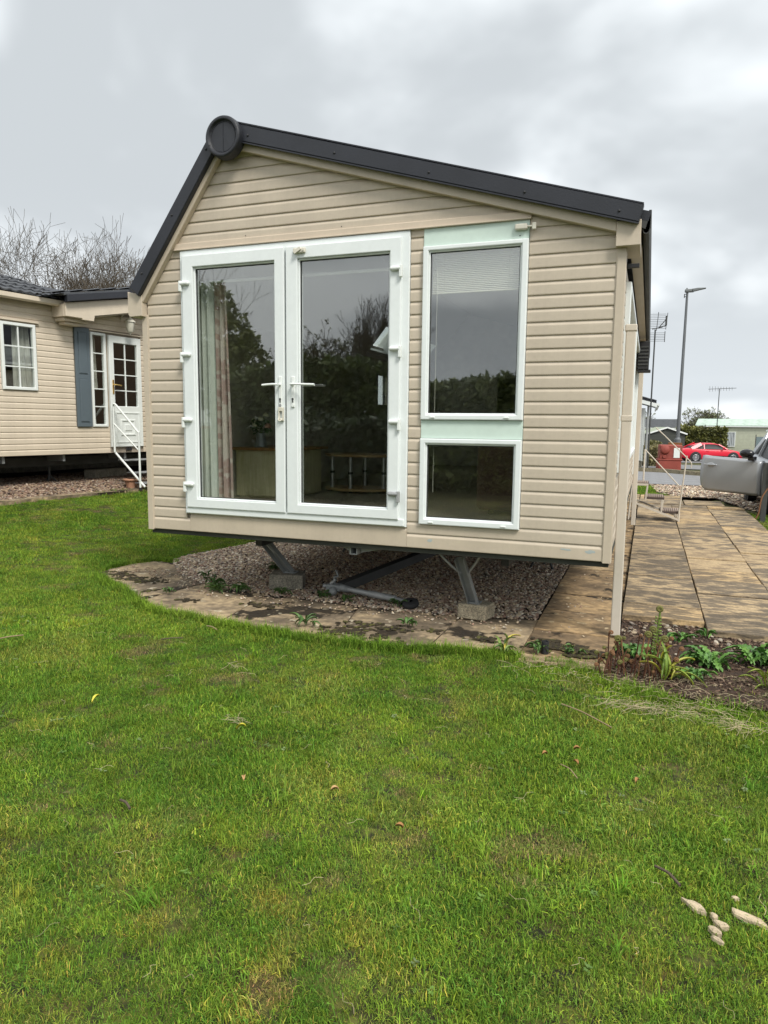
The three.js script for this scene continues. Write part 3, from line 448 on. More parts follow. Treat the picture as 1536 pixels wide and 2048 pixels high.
{ // roof edge
  part('verge_board', ext([[0.93, 3.542], [3.777, 2.714], [3.802, 2.818], [0.93, 3.658]], 0.036, 0.106, { bevel: 0.006 }), M.roofDark, home);
  part('verge_board', ext([[0.032, 2.476], [0.78, 3.507], [0.74, 3.612], [-0.052, 2.546]], 0.036, 0.106, { bevel: 0.006 }), M.roofDark, home);
  part('verge_lip', [bar([0.95, 3.530, 0.100], [3.776, 2.709, 0.100], 0.016, 0.008), bar([0.95, 3.664, 0.07], [3.80, 2.823, 0.07], 0.07, 0.008)], M.roofDark, home);
  part('barge_board', ext([[0.90, 3.496], [3.646, 2.682], [3.646, 2.80], [0.90, 3.60]], 0.0135, 0.062, { bevel: 0.003 }), M.sidingTrim, home);
  part('barge_board', ext([[0.047, 2.434], [0.80, 3.480], [0.77, 3.56], [-0.03, 2.50]], 0.0135, 0.062, { bevel: 0.003 }), M.sidingTrim, home);
  part('eave_box', [rbox(3.647, 3.792, 2.591, 2.742, -0.3, 0.068, 0.004)], M.sidingTrim, home);
  part('eave_box', [ext([[-0.098, 2.345], [-0.082, 2.322], [0.040, 2.326], [0.040, 2.492], [-0.098, 2.520]], -0.3, 0.068, { bevel: 0.003 })], M.sidingTrim, home);
  const disc = part('ridge_cap', [lathe([[0.002, 0.062], [0.106, 0.062], [0.112, 0.066], [0.117, 0.078], [0.122, 0.0815], [0.133, 0.0815], [0.141, 0.077], [0.145, 0.066], [0.146, 0.0], [0.14, 0.0]], 48)], M.roofDisc, home);
  disc.rotation.x = Math.PI / 2; disc.position.set(0.872, 3.556, 0.075);
  part('moulding', [box(-0.0012, 0.0012, 0.0625, 0.0645, -0.1, 0.1), tube(Array.from({ length: 16 }, (_, i) => [Math.cos(i / 16 * 6.283) * 0.104, 0.063, Math.sin(i / 16 * 6.283) * 0.104]), 0.003, 40, 6, true)], M.roofDisc, disc);
  const bolt = new THREE.SphereGeometry(0.009, 12, 8);
  for (const [x, y, z] of [[1.06, 3.553, 0.106], [1.75, 3.35, 0.106], [2.44, 3.147, 0.106], [3.08, 2.957, 0.106], [3.66, 2.79, 0.106], [0.70, 3.50, 0.106], [0.38, 3.06, 0.106], [0.08, 2.645, 0.106], [0.995, 3.59, 0.15], [0.762, 3.502, 0.15]]) part('bolt', bolt, M.grille, home).position.set(x, y, z);
  part('soffit', box(3.72, 3.795, 2.66, 2.675, -LEN, -0.302), M.sidingTrim, home);
  const gut = ext([[3.796, 2.75], [3.796, 2.70], [3.804, 2.672], [3.820, 2.662], [3.838, 2.672], [3.846, 2.70], [3.847, 2.80], [3.842, 2.80], [3.841, 2.702], [3.834, 2.676], [3.820, 2.668], [3.808, 2.676], [3.801, 2.702], [3.801, 2.75]], -LEN, 0.02);
  part('gutter', [gut, ext([[3.794, 2.76], [3.794, 2.70], [3.815, 2.69], [3.828, 2.74], [3.846, 2.80], [3.832, 2.80], [3.815, 2.765]], 0.0215, 0.034)], M.steelDark, home);
}
{ // French doors
  part('door_frame', ext(rect(0.386, 2.290, 0.742, 2.809), -0.05, 0.030, { holes: [rectR(0.47, 2.205, 0.83, 2.725)], bevel: 0.004 }), M.upvc, home);
  part('threshold', rbox(0.40, 2.275, 0.748, 0.80, 0.02, 0.044, 0.006), M.upvc, home);
  const leaves = [[0.418, 1.3185, 0.530, 1.226, 1], [1.334, 2.236, 1.442, 2.141, -1]];
  leaves.forEach(([x0, x1, g0, g1x, s]) => {
    const leaf = part('door_leaf', [ext(rect(x0, x1, 0.797, 2.766), -0.035, 0.056, { holes: [rectR(g0 - 0.012, g1x + 0.012, 0.868, 2.677)], bevel: 0.006, seg: 2 })], M.upvc, home);
    part('bead', ext(rect(g0 - 0.014, g1x + 0.014, 0.866, 2.679), -0.02, 0.040, { holes: [rectR(g0, g1x, 0.880, 2.665)], bevel: 0.006 }), M.upvc, leaf);
    part('seal', ext(rect(g0 - 0.004, g1x + 0.004, 0.876, 2.669), 0.012, 0.024, { holes: [rectR(g0 + 0.005, g1x - 0.005, 0.885, 2.660)] }), M.seal, leaf);
    part('pane', box(g0 - 0.006, g1x + 0.006, 0.874, 2.671, 0.013, 0.017), M.glass, leaf);
    const bars = [[g0, g1x]], hx = s > 0 ? x0 : x1;
    for (const [i, y] of [2.555, 2.010, 1.500, 0.985].entries()) {
      const cyl = rod([hx - s * 0.002, y, 0.07], [hx + s * 0.062, y, 0.07], 0.0165, 0.0165, 14), cap = new THREE.SphereGeometry(0.0165, 12, 8); cap.translate(hx + s * 0.062, y, 0.07);
      const odd = s < 0 && i === 3;
      part('hinge', [cyl, clean(cap), rbox(hx - s * 0.004 - 0.011, hx - s * 0.004 + 0.011, y - 0.062, y + 0.02, 0.055, 0.083, 0.005)], odd ? M.galv : M.upvcTrim, leaf, odd ? 'bare grey metal hinge, its cover missing' : undefined);
    }
    const px = s > 0 ? 1.287 : 1.394;
    part('handle_plate', rbox(px - 0.014, px + 0.014, 1.60, 1.83, 0.055, 0.065, 0.005), M.upvcTrim, leaf);
    part('handle', [rod([px, 1.770, 0.06], [px, 1.770, 0.10], 0.011, 0.010, 12), tube([[px, 1.770, 0.10], [px - s * 0.05, 1.770, 0.108], [px - s * (s > 0 ? 0.13 : 0.20), 1.765, 0.106]], 0.0085, 14, 10)], M.upvcTrim, leaf);
    part('keyhole', [rod([px, 1.662, 0.0645], [px, 1.662, 0.068], 0.008, 0.008, 12), box(px - 0.0045, px + 0.0045, 1.636, 1.660, 0.0645, 0.0675)], M.grille, leaf);
    part('lock_cover', [rod([px, 1.615, 0.064], [px, 1.615, 0.069], 0.012, 0.011, 14)], s > 0 ? M.galv : M.upvcTrim, leaf);
    if (s > 0) part('hasp', [ext(rect(1.272, 1.318, 1.50, 1.60), 0.0575, 0.075, { holes: [rectR(1.283, 1.306, 1.52, 1.57)], bevel: 0.003 }), tube([[1.280, 1.535, 0.07], [1.280, 1.505, 0.085], [1.300, 1.500, 0.085], [1.306, 1.52, 0.07]], 0.004, 12, 6)], M.ivory, leaf, 'small ivory hasp below the keyhole');
  });
  part('door_catch', [rbox(1.405, 1.505, 2.708, 2.748, 0.0565, 0.078, 0.010), rod([1.49, 2.728, 0.078], [1.49, 2.728, 0.084], 0.006), bar([1.42, 2.712, 0.086], [1.47, 2.742, 0.082], 0.010, 0.022)], M.ivory, home, 'small ivory plastic door catch above the doors');
}
{ // fixed windows on the right of the front
  const win = (y0, y1, gy0, gy1) => {
    const w = part('window', ext(rect(2.388, 3.106, y0, y1), -0.05, 0.040, { holes: [rectR(2.428, 3.064, gy0 - 0.010, gy1 + 0.010)], bevel: 0.007, seg: 2 }), M.upvc, home);
    part('bead', ext(rect(2.424, 3.068, gy0 - 0.014, gy1 + 0.014), -0.02, 0.026, { holes: [rectR(2.438, 3.052, gy0, gy1)], bevel: 0.005 }), M.upvc, w);
    part('seal', ext(rect(2.434, 3.056, gy0 - 0.004, gy1 + 0.004), 0.004, 0.014, { holes: [rectR(2.443, 3.047, gy0 + 0.005, gy1 - 0.005)] }), M.seal, w);
    part('pane', box(2.432, 3.058, gy0 - 0.006, gy1 + 0.006, 0.005, 0.009), M.glass, w);
    for (const x of [2.46, 2.98]) part('drain_cap', rbox(x, x + 0.035, y0 + 0.012, y0 + 0.022, 0.039, 0.048, 0.003), M.upvcTrim, w);
    return w;
  };
  win(1.517, 2.692, 1.563, 2.651); win(0.774, 1.386, 0.825, 1.342);
  part('infill_panel', ext(rect(2.388, 3.106, 2.694, 2.811), -0.04, 0.020, { bevel: 0.002 }), M.mint, home, 'pale mint panel above the upper window');
  part('infill_panel', ext(rect(2.388, 3.106, 1.388, 1.515), -0.04, 0.018, { bevel: 0.002 }), M.mint, home, 'pale mint panel between the two windows');
  const lamp = part('security_light', [rbox(3.012, 3.095, 2.745, 2.785, 0.021, 0.05, 0.012, 3), rod([3.09, 2.766, 0.036], [3.135, 2.762, 0.044], 0.007), rbox(3.125, 3.152, 2.740, 2.785, 0.034, 0.052, 0.006)], M.ivory, home, 'ivory security light beside the top window corner');  // small security light fitting at the window corner, gives no light
  for (const [x, y] of [[3.045, 2.715], [1.77, 2.880], [0.98, 2.880]]) part('screw', clean(new THREE.SphereGeometry(0.004, 8, 6)), M.grille, home).position.set(x, y, 0.022);
}
{ // right flank
  const g = []; for (let k = 0; k < 23; k++) { const b = board(0, LEN - 0.08, 1); b.rotateY(Math.PI / 2); b.translate(3.686, 0.6975 + ROW * k - 0.086, -0.075); g.push(b); }
  part('side_cladding', g, M.siding, home);
  const sideWin = (z0, z1, y0, y1, name = 'side_window') => { const f = ext(rect(z0, z1, y0, y1), 0, 0.05, { holes: [rectR(z0 + 0.05, z1 - 0.05, y0 + 0.05, y1 - 0.05)], bevel: 0.006 }); f.rotateY(-Math.PI / 2); f.translate(3.735, 0, 0); const w = part(name, uvm(f), M.upvc, home); part('pane', box(3.70, 3.704, y0 + 0.04, y1 - 0.04, z0 + 0.04, z1 - 0.04), M.glass, w); return w; };
  sideWin(-2.80, -0.60, 1.15, 2.50); sideWin(-5.35, -3.10, 1.15, 2.50); sideWin(-7.50, -6.67, 0.76, 2.55, 'side_door');
  { const f = ext(rect(-5.55, -5.07, 1.73, 2.27), 0, 0.05, { holes: [rectR(-5.50, -5.12, 1.78, 2.22)], bevel: 0.006 }); f.rotateY(-Math.PI / 2); f.translate(0.045, 0, 0); const w = part('side_window', uvm(f), M.upvc, home); part('pane', box(0.02, 0.024, 1.77, 2.23, -5.51, -5.11), M.glass, w); }
  part('downpipe', [rbox(3.722, 3.787, 0.012, 2.155, -0.352, -0.290, 0.008), rbox(3.718, 3.791, 1.52, 1.56, -0.356, -0.286, 0.006), rbox(3.716, 3.793, 2.12, 2.165, -0.358, -0.284, 0.008)], M.cream, home, 'square cream downpipe standing off the right corner');
  part('downpipe', [rbox(3.728, 3.79, 0.1, 2.70, -5.72, -5.66, 0.008)], M.cream, home);
  part('pipe_clip', rbox(3.712, 3.79, 2.49, 2.515, -0.12, -0.09, 0.003), M.grille, home);
  const v = part('vent_box', rbox(3.715, 3.855, 2.235, 2.60, -5.35, -4.95 - 0.22, 0.01), M.grille, home);
  for (let i = 0; i < 6; i++) part('louvre', bar([3.72, 2.30 + i * 0.045, -5.165], [3.845, 2.30 + i * 0.045, -5.165], 0.012, 0.018), M.steelDark, v);
  part('vent_foot', rbox(3.72, 3.88, 2.20, 2.234, -5.34, -5.18, 0.008), M.grille, home);
}
{ // underneath: chassis, jacks, hitch bracket
  part('chassis_rail', [bar([0.78, 0.485, -0.45], [0.78, 0.485, -LEN + 0.2], 0.06, 0.13), bar([2.93, 0.485, -0.45], [2.93, 0.485, -LEN + 0.2], 0.06, 0.13)], M.steelDark, home);
  part('cross_member', [bar([0.2, 0.52, -0.62], [3.5, 0.52, -0.62], 0.05, 0.06), bar([0.2, 0.52, -2.4], [3.5, 0.52, -2.4], 0.05, 0.06), bar([0.2, 0.52, -4.4], [3.5, 0.52, -4.4], 0.05, 0.06)], M.steelDark, home);
  // centre receiver: two square tube ends welded to a tapered plate
  const tubeSq = (x, y, z, L, w) => { const f = ext(rect(x - w, x + w, y - w, y + w), z - L, z, { holes: [rectR(x - w + 0.007, x + w - 0.007, y - w + 0.007, y + w - 0.007)] }); return f; };
  part('hitch_bracket', [tubeSq(1.842, 0.522, -0.06, 0.55, 0.030), box(1.80, 1.81, 0.49, 0.552, -0.5, -0.075), ext([[1.58, 0.5525], [1.72, 0.535], [1.800, 0.50], [1.800, 0.5525]], -0.16, -0.12), ext([[1.876, 0.5525], [1.876, 0.500], [2.02, 0.530], [2.22, 0.5525]], -0.16, -0.12)], M.galv, home);
  // corner jacks: channel leg hinged under the floor, braced, foot on a block
  const jack = (top, foot, w, brace) => {
    const d = V(...foot).sub(V(...top)), L = d.length(), sh = [[-w, 0], [w, 0], [w, 0.052], [w - 0.006, 0.052], [w - 0.006, 0.006], [-w + 0.006, 0.006], [-w + 0.006, 0.052], [-w, 0.052]];
    const g = ext(sh, 0, L); const z = d.clone().normalize(), x = V(1, 0, 0).addScaledVector(z, -z.x).normalize(), y = z.clone().cross(x); g.applyMatrix4(new THREE.Matrix4().makeBasis(x, y, z)); g.translate(...top);
    const j = part('corner_jack', uvm(g), M.steel, home); part('brace', brace, M.galv, j); part('foot_plate', rbox(foot[0] - 0.05, foot[0] + 0.05, foot[1] - 0.006, foot[1] + 0.006, foot[2] - 0.045, foot[2] + 0.045, 0.003), M.steel, j); return j;
  };
  jack([2.625, 0.50, -0.27], [2.712, 0.128, -0.40], 0.036, [tube([[2.48, 0.550, -0.22], [2.48, 0.520, -0.22], [2.55, 0.44, -0.25], [2.625, 0.37, -0.29]], 0.010, 14, 7), tube([[2.78, 0.550, -0.22], [2.78, 0.515, -0.22], [2.74, 0.45, -0.25], [2.68, 0.37, -0.29]], 0.010, 14, 7), bar([2.44, 0.546, -0.34], [2.84, 0.546, -0.34], 0.03, 0.008)]);
  jack([0.735, 0.47, -0.62], [0.945, 0.150, -0.74], 0.040, [bar([0.70, 0.49, -0.58], [0.735, 0.54, -0.58], 0.01, 0.02), tube([[0.66, 0.545, -0.58], [0.67, 0.505, -0.58], [0.74, 0.44, -0.6], [0.83, 0.33, -0.64]], 0.012, 14, 7), tube([[0.92, 0.545, -0.6], [0.90, 0.50, -0.6], [0.86, 0.43, -0.62]], 0.011, 12, 7), bar([0.62, 0.546, -0.58], [0.98, 0.546, -0.58], 0.03, 0.008)]);
  // road wheels and inner stands deep under the floor
  const tyre = lathe([[0.12, -0.08], [0.25, -0.08], [0.29, -0.05], [0.295, 0.05], [0.25, 0.08], [0.12, 0.08]], 28); tyre.rotateZ(Math.PI / 2);
  for (const x of [0.5, 3.2]) part('road_wheel', moved(tyre, x, 0.29, -4.4), M.rubber, home);
  for (const [x, z] of [[0.78, -2.6], [2.93, -2.6]]) part('axle_stand', [rod([x, 0.43, z], [x, 0.2, z], 0.02), rod([x, 0.25, z], [x - 0.12, 0.0, z + 0.1], 0.012), rod([x, 0.25, z], [x + 0.12, 0.0, z + 0.1], 0.012), rod([x, 0.25, z], [x, 0.0, z - 0.14], 0.012)], M.steelDark, home);
}
// concrete blocks under the jacks
function blockGeo(w, h, d, seed) { const g = new RoundedBoxGeometry(w, h, d, 4, 0.012), p = g.attributes.position; for (let i = 0; i < p.count; i++) { const n = (k) => (vnoise(p.getX(i) * 40 + seed, p.getY(i) * 40 + p.getZ(i) * 33, k) - 0.5) * 0.008; p.setXYZ(i, p.getX(i) + n(1), p.getY(i) + n(2), p.getZ(i) + n(3)); } return uvm(clean(g)); }
solo('concrete_block', blockGeo(0.235, 0.115, 0.20, 3), mat({ map: tBlock, color: lin(1.25, 1.18, 1.05), roughness: 0.95, bumpMap: tGrain, bumpScale: 0.004 }), 'rough pale concrete block under the right corner jack', 'block', [2.722, 0.062, -0.43], -0.18);
solo('concrete_block', blockGeo(0.30, 0.135, 0.22, 7), M.block, 'grey concrete block under the left corner jack', 'block', [0.905, 0.072, -0.74], 0.35);
{ // tow coupling left lying on the gravel
  const t = thing('tow_coupling', 'weathered tow coupling and jockey wheel lying on the gravel under the caravan', 'tow coupling');
  part('draw_bar', [bar([1.47, 0.075, -0.66], [1.86, 0.17, -2.3], 0.08, 0.08)], M.steelDark, t);
  const head = part('coupling_head', [rbox(1.36, 1.50, 0.05, 0.11, -0.66, -0.57, 0.018, 3), clean(new THREE.SphereGeometry(0.040, 14, 10)).translate(1.44, 0.058, -0.555), rod([1.50, 0.085, -0.60], [1.58, 0.08, -0.585], 0.034, 0.028)], M.steel, t);
  part('lever', tube([[1.43, 0.10, -0.62], [1.415, 0.16, -0.64], [1.44, 0.17, -0.66], [1.41, 0.215, -0.68]], 0.009, 16, 7), M.steel, head); part('clamp', [rod([1.36, 0.09, -0.6], [1.33, 0.09, -0.59], 0.018), rod([1.40, 0.11, -0.60], [1.45, 0.155, -0.60], 0.013)], M.galv, head);
  part('jockey_tube', [rod([1.54, 0.082, -0.59], [2.02, 0.062, -0.50], 0.023, 0.023, 14), rod([1.78, 0.072, -0.545], [2.03, 0.062, -0.498], 0.028, 0.028, 14)], M.galv, t);
  part('fork', [bar([2.02, 0.062, -0.50], [2.15, 0.055, -0.475], 0.05, 0.012), bar([2.02, 0.062, -0.50], [2.10, 0.058, -0.485], 0.03, 0.03)], M.galv, t);
  const wh = lathe([[0.02, -0.022], [0.045, -0.022], [0.065, -0.018], [0.07, 0], [0.065, 0.018], [0.045, 0.022], [0.02, 0.022]], 24); wh.rotateX(0.25); wh.translate(2.17, 0.045, -0.47); part('jockey_wheel', wh, M.rubber, t);
}
// ---------------------------------------------------------------- inside the caravan
{
  const t = thing('sideboard', 'pale wooden sideboard behind the left glass door', 'sideboard', [0, 0, 0]);
  part('cabinet', rbox(0.10, 0.66, 0.77, 1.215, -1.95, -1.18, 0.004), M.limed, t); part('top', rbox(0.06, 0.72, 1.217, 1.245, -2.0, -1.14, 0.008), M.woodTop, t); part('plinth', rbox(0.12, 0.64, 0.751, 0.769, -1.93, -1.20, 0.002), M.limed, t);
  const v = thing('flower_jug', 'grey enamel jug of roses standing on the sideboard', 'vase', [0.30, 1.246, -1.32]);
  part('jug', lathe([[0.001, 0], [0.062, 0], [0.064, 0.006], [0.046, 0.09], [0.040, 0.135], [0.052, 0.16], [0.048, 0.158], [0.036, 0.13]], 28), mat({ color: lin(0.42, 0.45, 0.46), map: tMottle, roughness: 0.45, metalness: 0.3 }), v);
  const r = rng(5), lf = [], fl = [];
  const leaf = new THREE.CircleGeometry(0.024, 7); leaf.scale(1, 0.55, 1);
  for (let i = 0; i < 110; i++) { const g = leaf.clone(); g.rotateX(r() * 3); g.rotateY(r() * 6); g.rotateZ(r() * 3); const a = r() * 6.28, k = Math.sqrt(r()) * 0.10; g.translate(Math.cos(a) * k, 0.17 + r() * 0.13 - k * 0.4, Math.sin(a) * k); lf.push(uvm(clean(g))); }
  part('leaves', lf, mat({ color: lin(0.07, 0.13, 0.04), roughness: 0.7, side: THREE.DoubleSide }), v);
  for (const [x, y, z, s] of [[0.02, 0.27, 0.03, 0.032], [-0.05, 0.25, 0.04, 0.03], [0.10, 0.20, 0.03, 0.034], [0.05, 0.31, -0.02, 0.03], [-0.02, 0.21, 0.08, 0.028]]) { const g = []; for (let k = 0; k < 9; k++) { const p = new THREE.SphereGeometry(s * (1 - k * 0.07), 8, 6, 0, 2.6, 0.3, 1.6); p.rotateY(k * 2.4); p.rotateX((r() - 0.5) * 0.4); p.translate(x, y, z); g.push(uvm(clean(p))); } part('rose', g, mat({ color: x > 0.08 ? lin(0.62, 0.35, 0.26) : lin(0.66, 0.62, 0.42), roughness: 0.8, side: THREE.DoubleSide }), v); }
}
function drapes(x0, x1, y0, y1, z, folds, amp, seed) {
  const nx = 90, ny = 24, P = [], I = [], r = rng(seed), ph = Array.from({ length: 6 }, () => r() * 6.28);
  for (let j = 0; j <= ny; j++) for (let i = 0; i <= nx; i++) { const u = i / nx, v = j / ny; P.push(mix(x0, x1, u) + Math.sin(v * 2 + ph[0]) * 0.008 + (1 - v) * (u - 0.3) * 0.05, mix(y0, y1, v), z + Math.sin(u * folds * 6.283 + ph[1] + Math.sin(v * 3 + ph[2]) * 0.4) * amp + Math.sin(u * folds * 2.7 * 6.283 + ph[3] + v) * amp * 0.3); }
  for (let j = 0; j < ny; j++) for (let i = 0; i < nx; i++) { const a = j * (nx + 1) + i; I.push(a, a + 1, a + nx + 1, a + 1, a + nx + 2, a + nx + 1); }
  const g = new THREE.BufferGeometry(); g.setAttribute('position', new THREE.Float32BufferAttribute(P, 3)); g.setIndex(I); g.computeVertexNormals(); const uv = []; for (let j = 0; j <= ny; j++) for (let i = 0; i <= nx; i++) uv.push(i / nx * (x1 - x0) * 1.8, mix(y0, y1, j / ny)); g.setAttribute('uv', new THREE.Float32BufferAttribute(uv, 2)); return g;
}
{
  const c = thing('curtain', 'white and faded pink floral curtain hanging behind the left door', 'curtain');
  part('lining', drapes(0.30, 0.58, 0.77, 2.60, -0.125, 5, 0.022, 3), new THREE.MeshPhysicalMaterial({ color: lin(0.80, 0.83, 0.76), map: tPaint, roughness: 1, transmission: 0.12, thickness: 0, side: THREE.DoubleSide }), c, 'white curtain lining');
  part('drape', drapes(0.56, 0.68, 0.77, 2.60, -0.17, 2.5, 0.020, 9), new THREE.MeshPhysicalMaterial({ color: lin(0.92, 0.90, 0.90), map: tCurtain, roughness: 1, transmission: 0.12, thickness: 0, side: THREE.DoubleSide }), c, 'faded pink floral cloth');
  part('rail', rod([0.20, 2.60, -0.15], [2.32, 2.60, -0.15], 0.012), M.ceiling, c);
}
{
  const t = thing('coffee_table', 'oval wooden coffee table with chrome legs behind the right door', 'table', [0.98, 0.751, -2.25]);
  const oval = (a, b) => Array.from({ length: 40 }, (_, i) => [Math.cos(i / 40 * 6.283) * a, Math.sin(i / 40 * 6.283) * b]);
  part('table_top', slab(oval(0.40, 0.27), 0.385, 0.412, 0.006), M.wood, t); part('shelf', slab(oval(0.40, 0.27), 0.02, 0.048, 0.006), M.wood, t);
  for (const [x, z] of [[-0.30, 0.06], [-0.02, -0.20], [0.30, 0.06], [-0.02, 0.21]]) { const l = part('leg', rod([x, 0.048, z], [x, 0.385, z], 0.022, 0.022, 16), M.chrome, t); part('collar', rod([x, 0.20, z], [x, 0.225, z], 0.0245, 0.0245, 16), M.grille, l); part('foot', rod([x, 0.0, z], [x, 0.0195, z], 0.018), M.grille, l); }
}
{
  const t = thing('sofa', 'dark brown sofa along the right wall behind the low window', 'sofa', [0, 0, 0]);
  part('seat', rbox(2.62, 3.55, 0.80, 1.12, -3.1, -1.05, 0.05, 4), M.sofa, t); part('backrest', rbox(3.30, 3.60, 1.121, 1.50, -3.1, -1.05, 0.06, 4), M.sofa, t); part('armrest', rbox(2.60, 3.58, 0.79, 1.33, -1.04, -0.82, 0.05, 4), M.sofa, t);
  for (const x of [2.7, 3.5]) for (const z of [-0.95, -3.0]) part('leg', rod([x, 0.751, z], [x, 0.80, z], 0.02), M.grille, t);
  const s = thing('sofa', 'second dark sofa against the far partition', 'sofa', [0, 0, 0]);
  part('seat', rbox(2.15, 3.5, 0.80, 1.15, -7.35, -6.55, 0.05, 4), M.sofa, s); part('backrest', rbox(2.15, 3.5, 1.151, 1.55, -7.40, -7.15, 0.06, 4), M.sofa, s); for (const x of [2.25, 3.4]) part('leg', rod([x, 0.751, -6.7], [x, 0.80, -6.7], 0.02), M.grille, s);
}
{
  const b = thing('venetian_blind', 'cream slatted blind half lowered in the upper right window', 'blind');
  part('headrail', rbox(2.43, 3.06, 2.655, 2.69, -0.075, -0.035, 0.004), M.ivory, b);
  const bm = mat({ color: lin(0.82, 0.80, 0.71), roughness: 0.6 }); const sl = ext([[-0.310, 0], [0.310, 0], [0.310, 0.0008], [-0.310, 0.0008]], -0.011, 0.011); sl.rotateX(0.62);
  for (let i = 0; i < 20; i++) { const m = part('slat', sl, bm, b); m.position.set(2.745, 2.64 - i * 0.0122, -0.055); m.rotation.z = (hash(i, 3, 1) - 0.5) * 0.004; }
  part('bottom_bar', rbox(2.435, 3.055, 2.385, 2.397, -0.067, -0.043, 0.003), M.ivory, b); part('cord', [rod([2.475, 2.65, -0.033], [2.468, 1.0, -0.034], 0.0018, 0.0018, 5), rod([2.52, 2.65, -0.045], [2.52, 2.39, -0.045], 0.001, 0.001, 5), rod([2.97, 2.65, -0.045], [2.97, 2.39, -0.045], 0.001, 0.001, 5)], M.ivory, b);
}
// ---------------------------------------------------------------- neighbouring caravan on the left
{
  const n = thing('static_caravan', 'neighbouring cream caravan with blue grey shutter and small paned windows', 'caravan', [-4.42, 0, -4.42], 1.3927);
  const sid = mat({ color: lin(0.70, 0.60, 0.47), map: tSiding, roughness: 0.55 }), y0 = 0.966, yT = 3.20, S0 = -7.2, S1 = 6.0;
  part('wall', ext(rect(S0, S1, y0, 3.30), -0.06, -0.002, { holes: [rectR(-1.68, -1.20, 1.95, 2.84), rectR(-0.25, 0.01, 1.42, 2.86), rectR(0.09, 0.70, 1.09, 2.85)] }), M.wallCore, n);
  part('interior_wall', [ext(rect(S0, S1, y0, 3.3), -3.1, -3.0), box(S0 + 0.01, S1, y0, y0 + 0.06, -2.999, -0.062), ext(rect(-2.9, 0, 1.03, 3.3), -0.03, 0.03).rotateY(Math.PI / 2).translate(1.6, 0, -0.07), box(S0, S1, 3.24, 3.28, -2.999, -0.064)], mat({ color: lin(0.10, 0.075, 0.05), map: tWood, roughness: 0.7 }), n);
  const cuts = [[-1.725, -1.165, 1.90, 2.90], [-0.555, 0.055, 1.38, 2.94], [0.055, 0.73, 0.97, 2.92]], cache = {};
  for (let k = 0; k < 26; k++) {
    const y = y0 + k * ROW; let xs = [[S0, S1]];
    for (const [a, b, c, d] of cuts) if (y + ROW * 0.5 > c && y + ROW * 0.5 < d) xs = xs.flatMap(([p, q]) => [[p, Math.min(q, a)], [Math.max(p, b), q]].filter(([u, v]) => v - u > 0.02));
    for (const [p, q] of xs) part('siding_board', cache[p + '|' + q] ||= board(p, q, 1), sid, n).position.y = y;
  }
  const frame = (x0, x1, a, b, w, z1, name) => part(name, ext(rect(x0, x1, a, b), -0.03, z1, { holes: [rectR(x0 + w, x1 - w, a + w, b - w)], bevel: 0.006 }), M.upvcTrim, n);
  const panes = (p, x0, x1, a, b, nx, ny, z) => { for (let i = 0; i < nx; i++) for (let j = 0; j < ny; j++) { const u0 = mix(x0, x1, i / nx), u1 = mix(x0, x1, (i + 1) / nx), v0 = mix(a, b, j / ny), v1 = mix(a, b, (j + 1) / ny); part('pane', box(u0 + 0.004, u1 - 0.004, v0 + 0.004, v1 - 0.004, z - 0.002, z + 0.002), M.glass, p); } for (let i = 1; i < nx; i++) { const u = mix(x0, x1, i / nx); part('glazing_bar', box(u - 0.009, u + 0.009, a, b, z - 0.006, z + 0.012), M.upvcTrim, p); } for (let j = 1; j < ny; j++) { const v = mix(a, b, j / ny); part('glazing_bar', box(x0, x1, v - 0.008, v + 0.008, z - 0.006, z + 0.010), M.upvcTrim, p); } };
  const w = frame(-1.715, -1.185, 1.92, 2.87, 0.045, 0.04, 'window'); panes(w, -1.67, -1.23, 1.965, 2.825, 2, 3, 0.012);
  part('drip_rail', rbox(-1.78, -1.13, 2.89, 2.915, 0.0, 0.055, 0.003), sid, n); part('drip_rail', rbox(-0.28, 0.75, 2.905, 2.925, 0.0, 0.04, 0.003), sid, n);
  const sl = frame(-0.265, 0.022, 1.395, 2.885, 0.042, 0.04, 'sidelight'); panes(sl, -0.223, -0.02, 1.437, 2.843, 1, 5, 0.012);
  const blue = mat({ color: lin(0.105, 0.135, 0.155), map: tPaint, roughness: 0.6 }), sh = part('shutter', ext(rect(-0.548, -0.285, 1.395, 2.93), 0.014, 0.045, { bevel: 0.004 }), blue, n, 'blue grey panelled shutter');
  for (const [a, b] of [[1.47, 2.14], [2.22, 2.86]]) part('shutter_panel', ext(rect(-0.495, -0.338, a, b), 0.040, 0.056, { bevel: 0.012 }), blue, sh);
  const d = part('door', ext(rect(0.075, 0.715, 1.065, 2.870), -0.02, 0.042, { holes: [rectR(0.165, 0.632, 1.735, 2.757)], bevel: 0.006 }), M.upvcTrim, n); panes(d, 0.165, 0.632, 1.735, 2.757, 2, 4, 0.012);
  part('door_panel', [ext(rect(0.15, 0.65, 1.13, 1.64), 0.036, 0.052, { holes: [rectR(0.175, 0.625, 1.155, 1.615)], bevel: 0.004 }), ext(rect(0.25, 0.55, 1.25, 1.52), 0.036, 0.056, { holes: [rectR(0.285, 0.515, 1.285, 1.485)], bevel: 0.008 }), ext(rect(0.33, 0.47, 1.33, 1.44), 0.036, 0.054, { bevel: 0.008 })], M.upvcTrim, d);
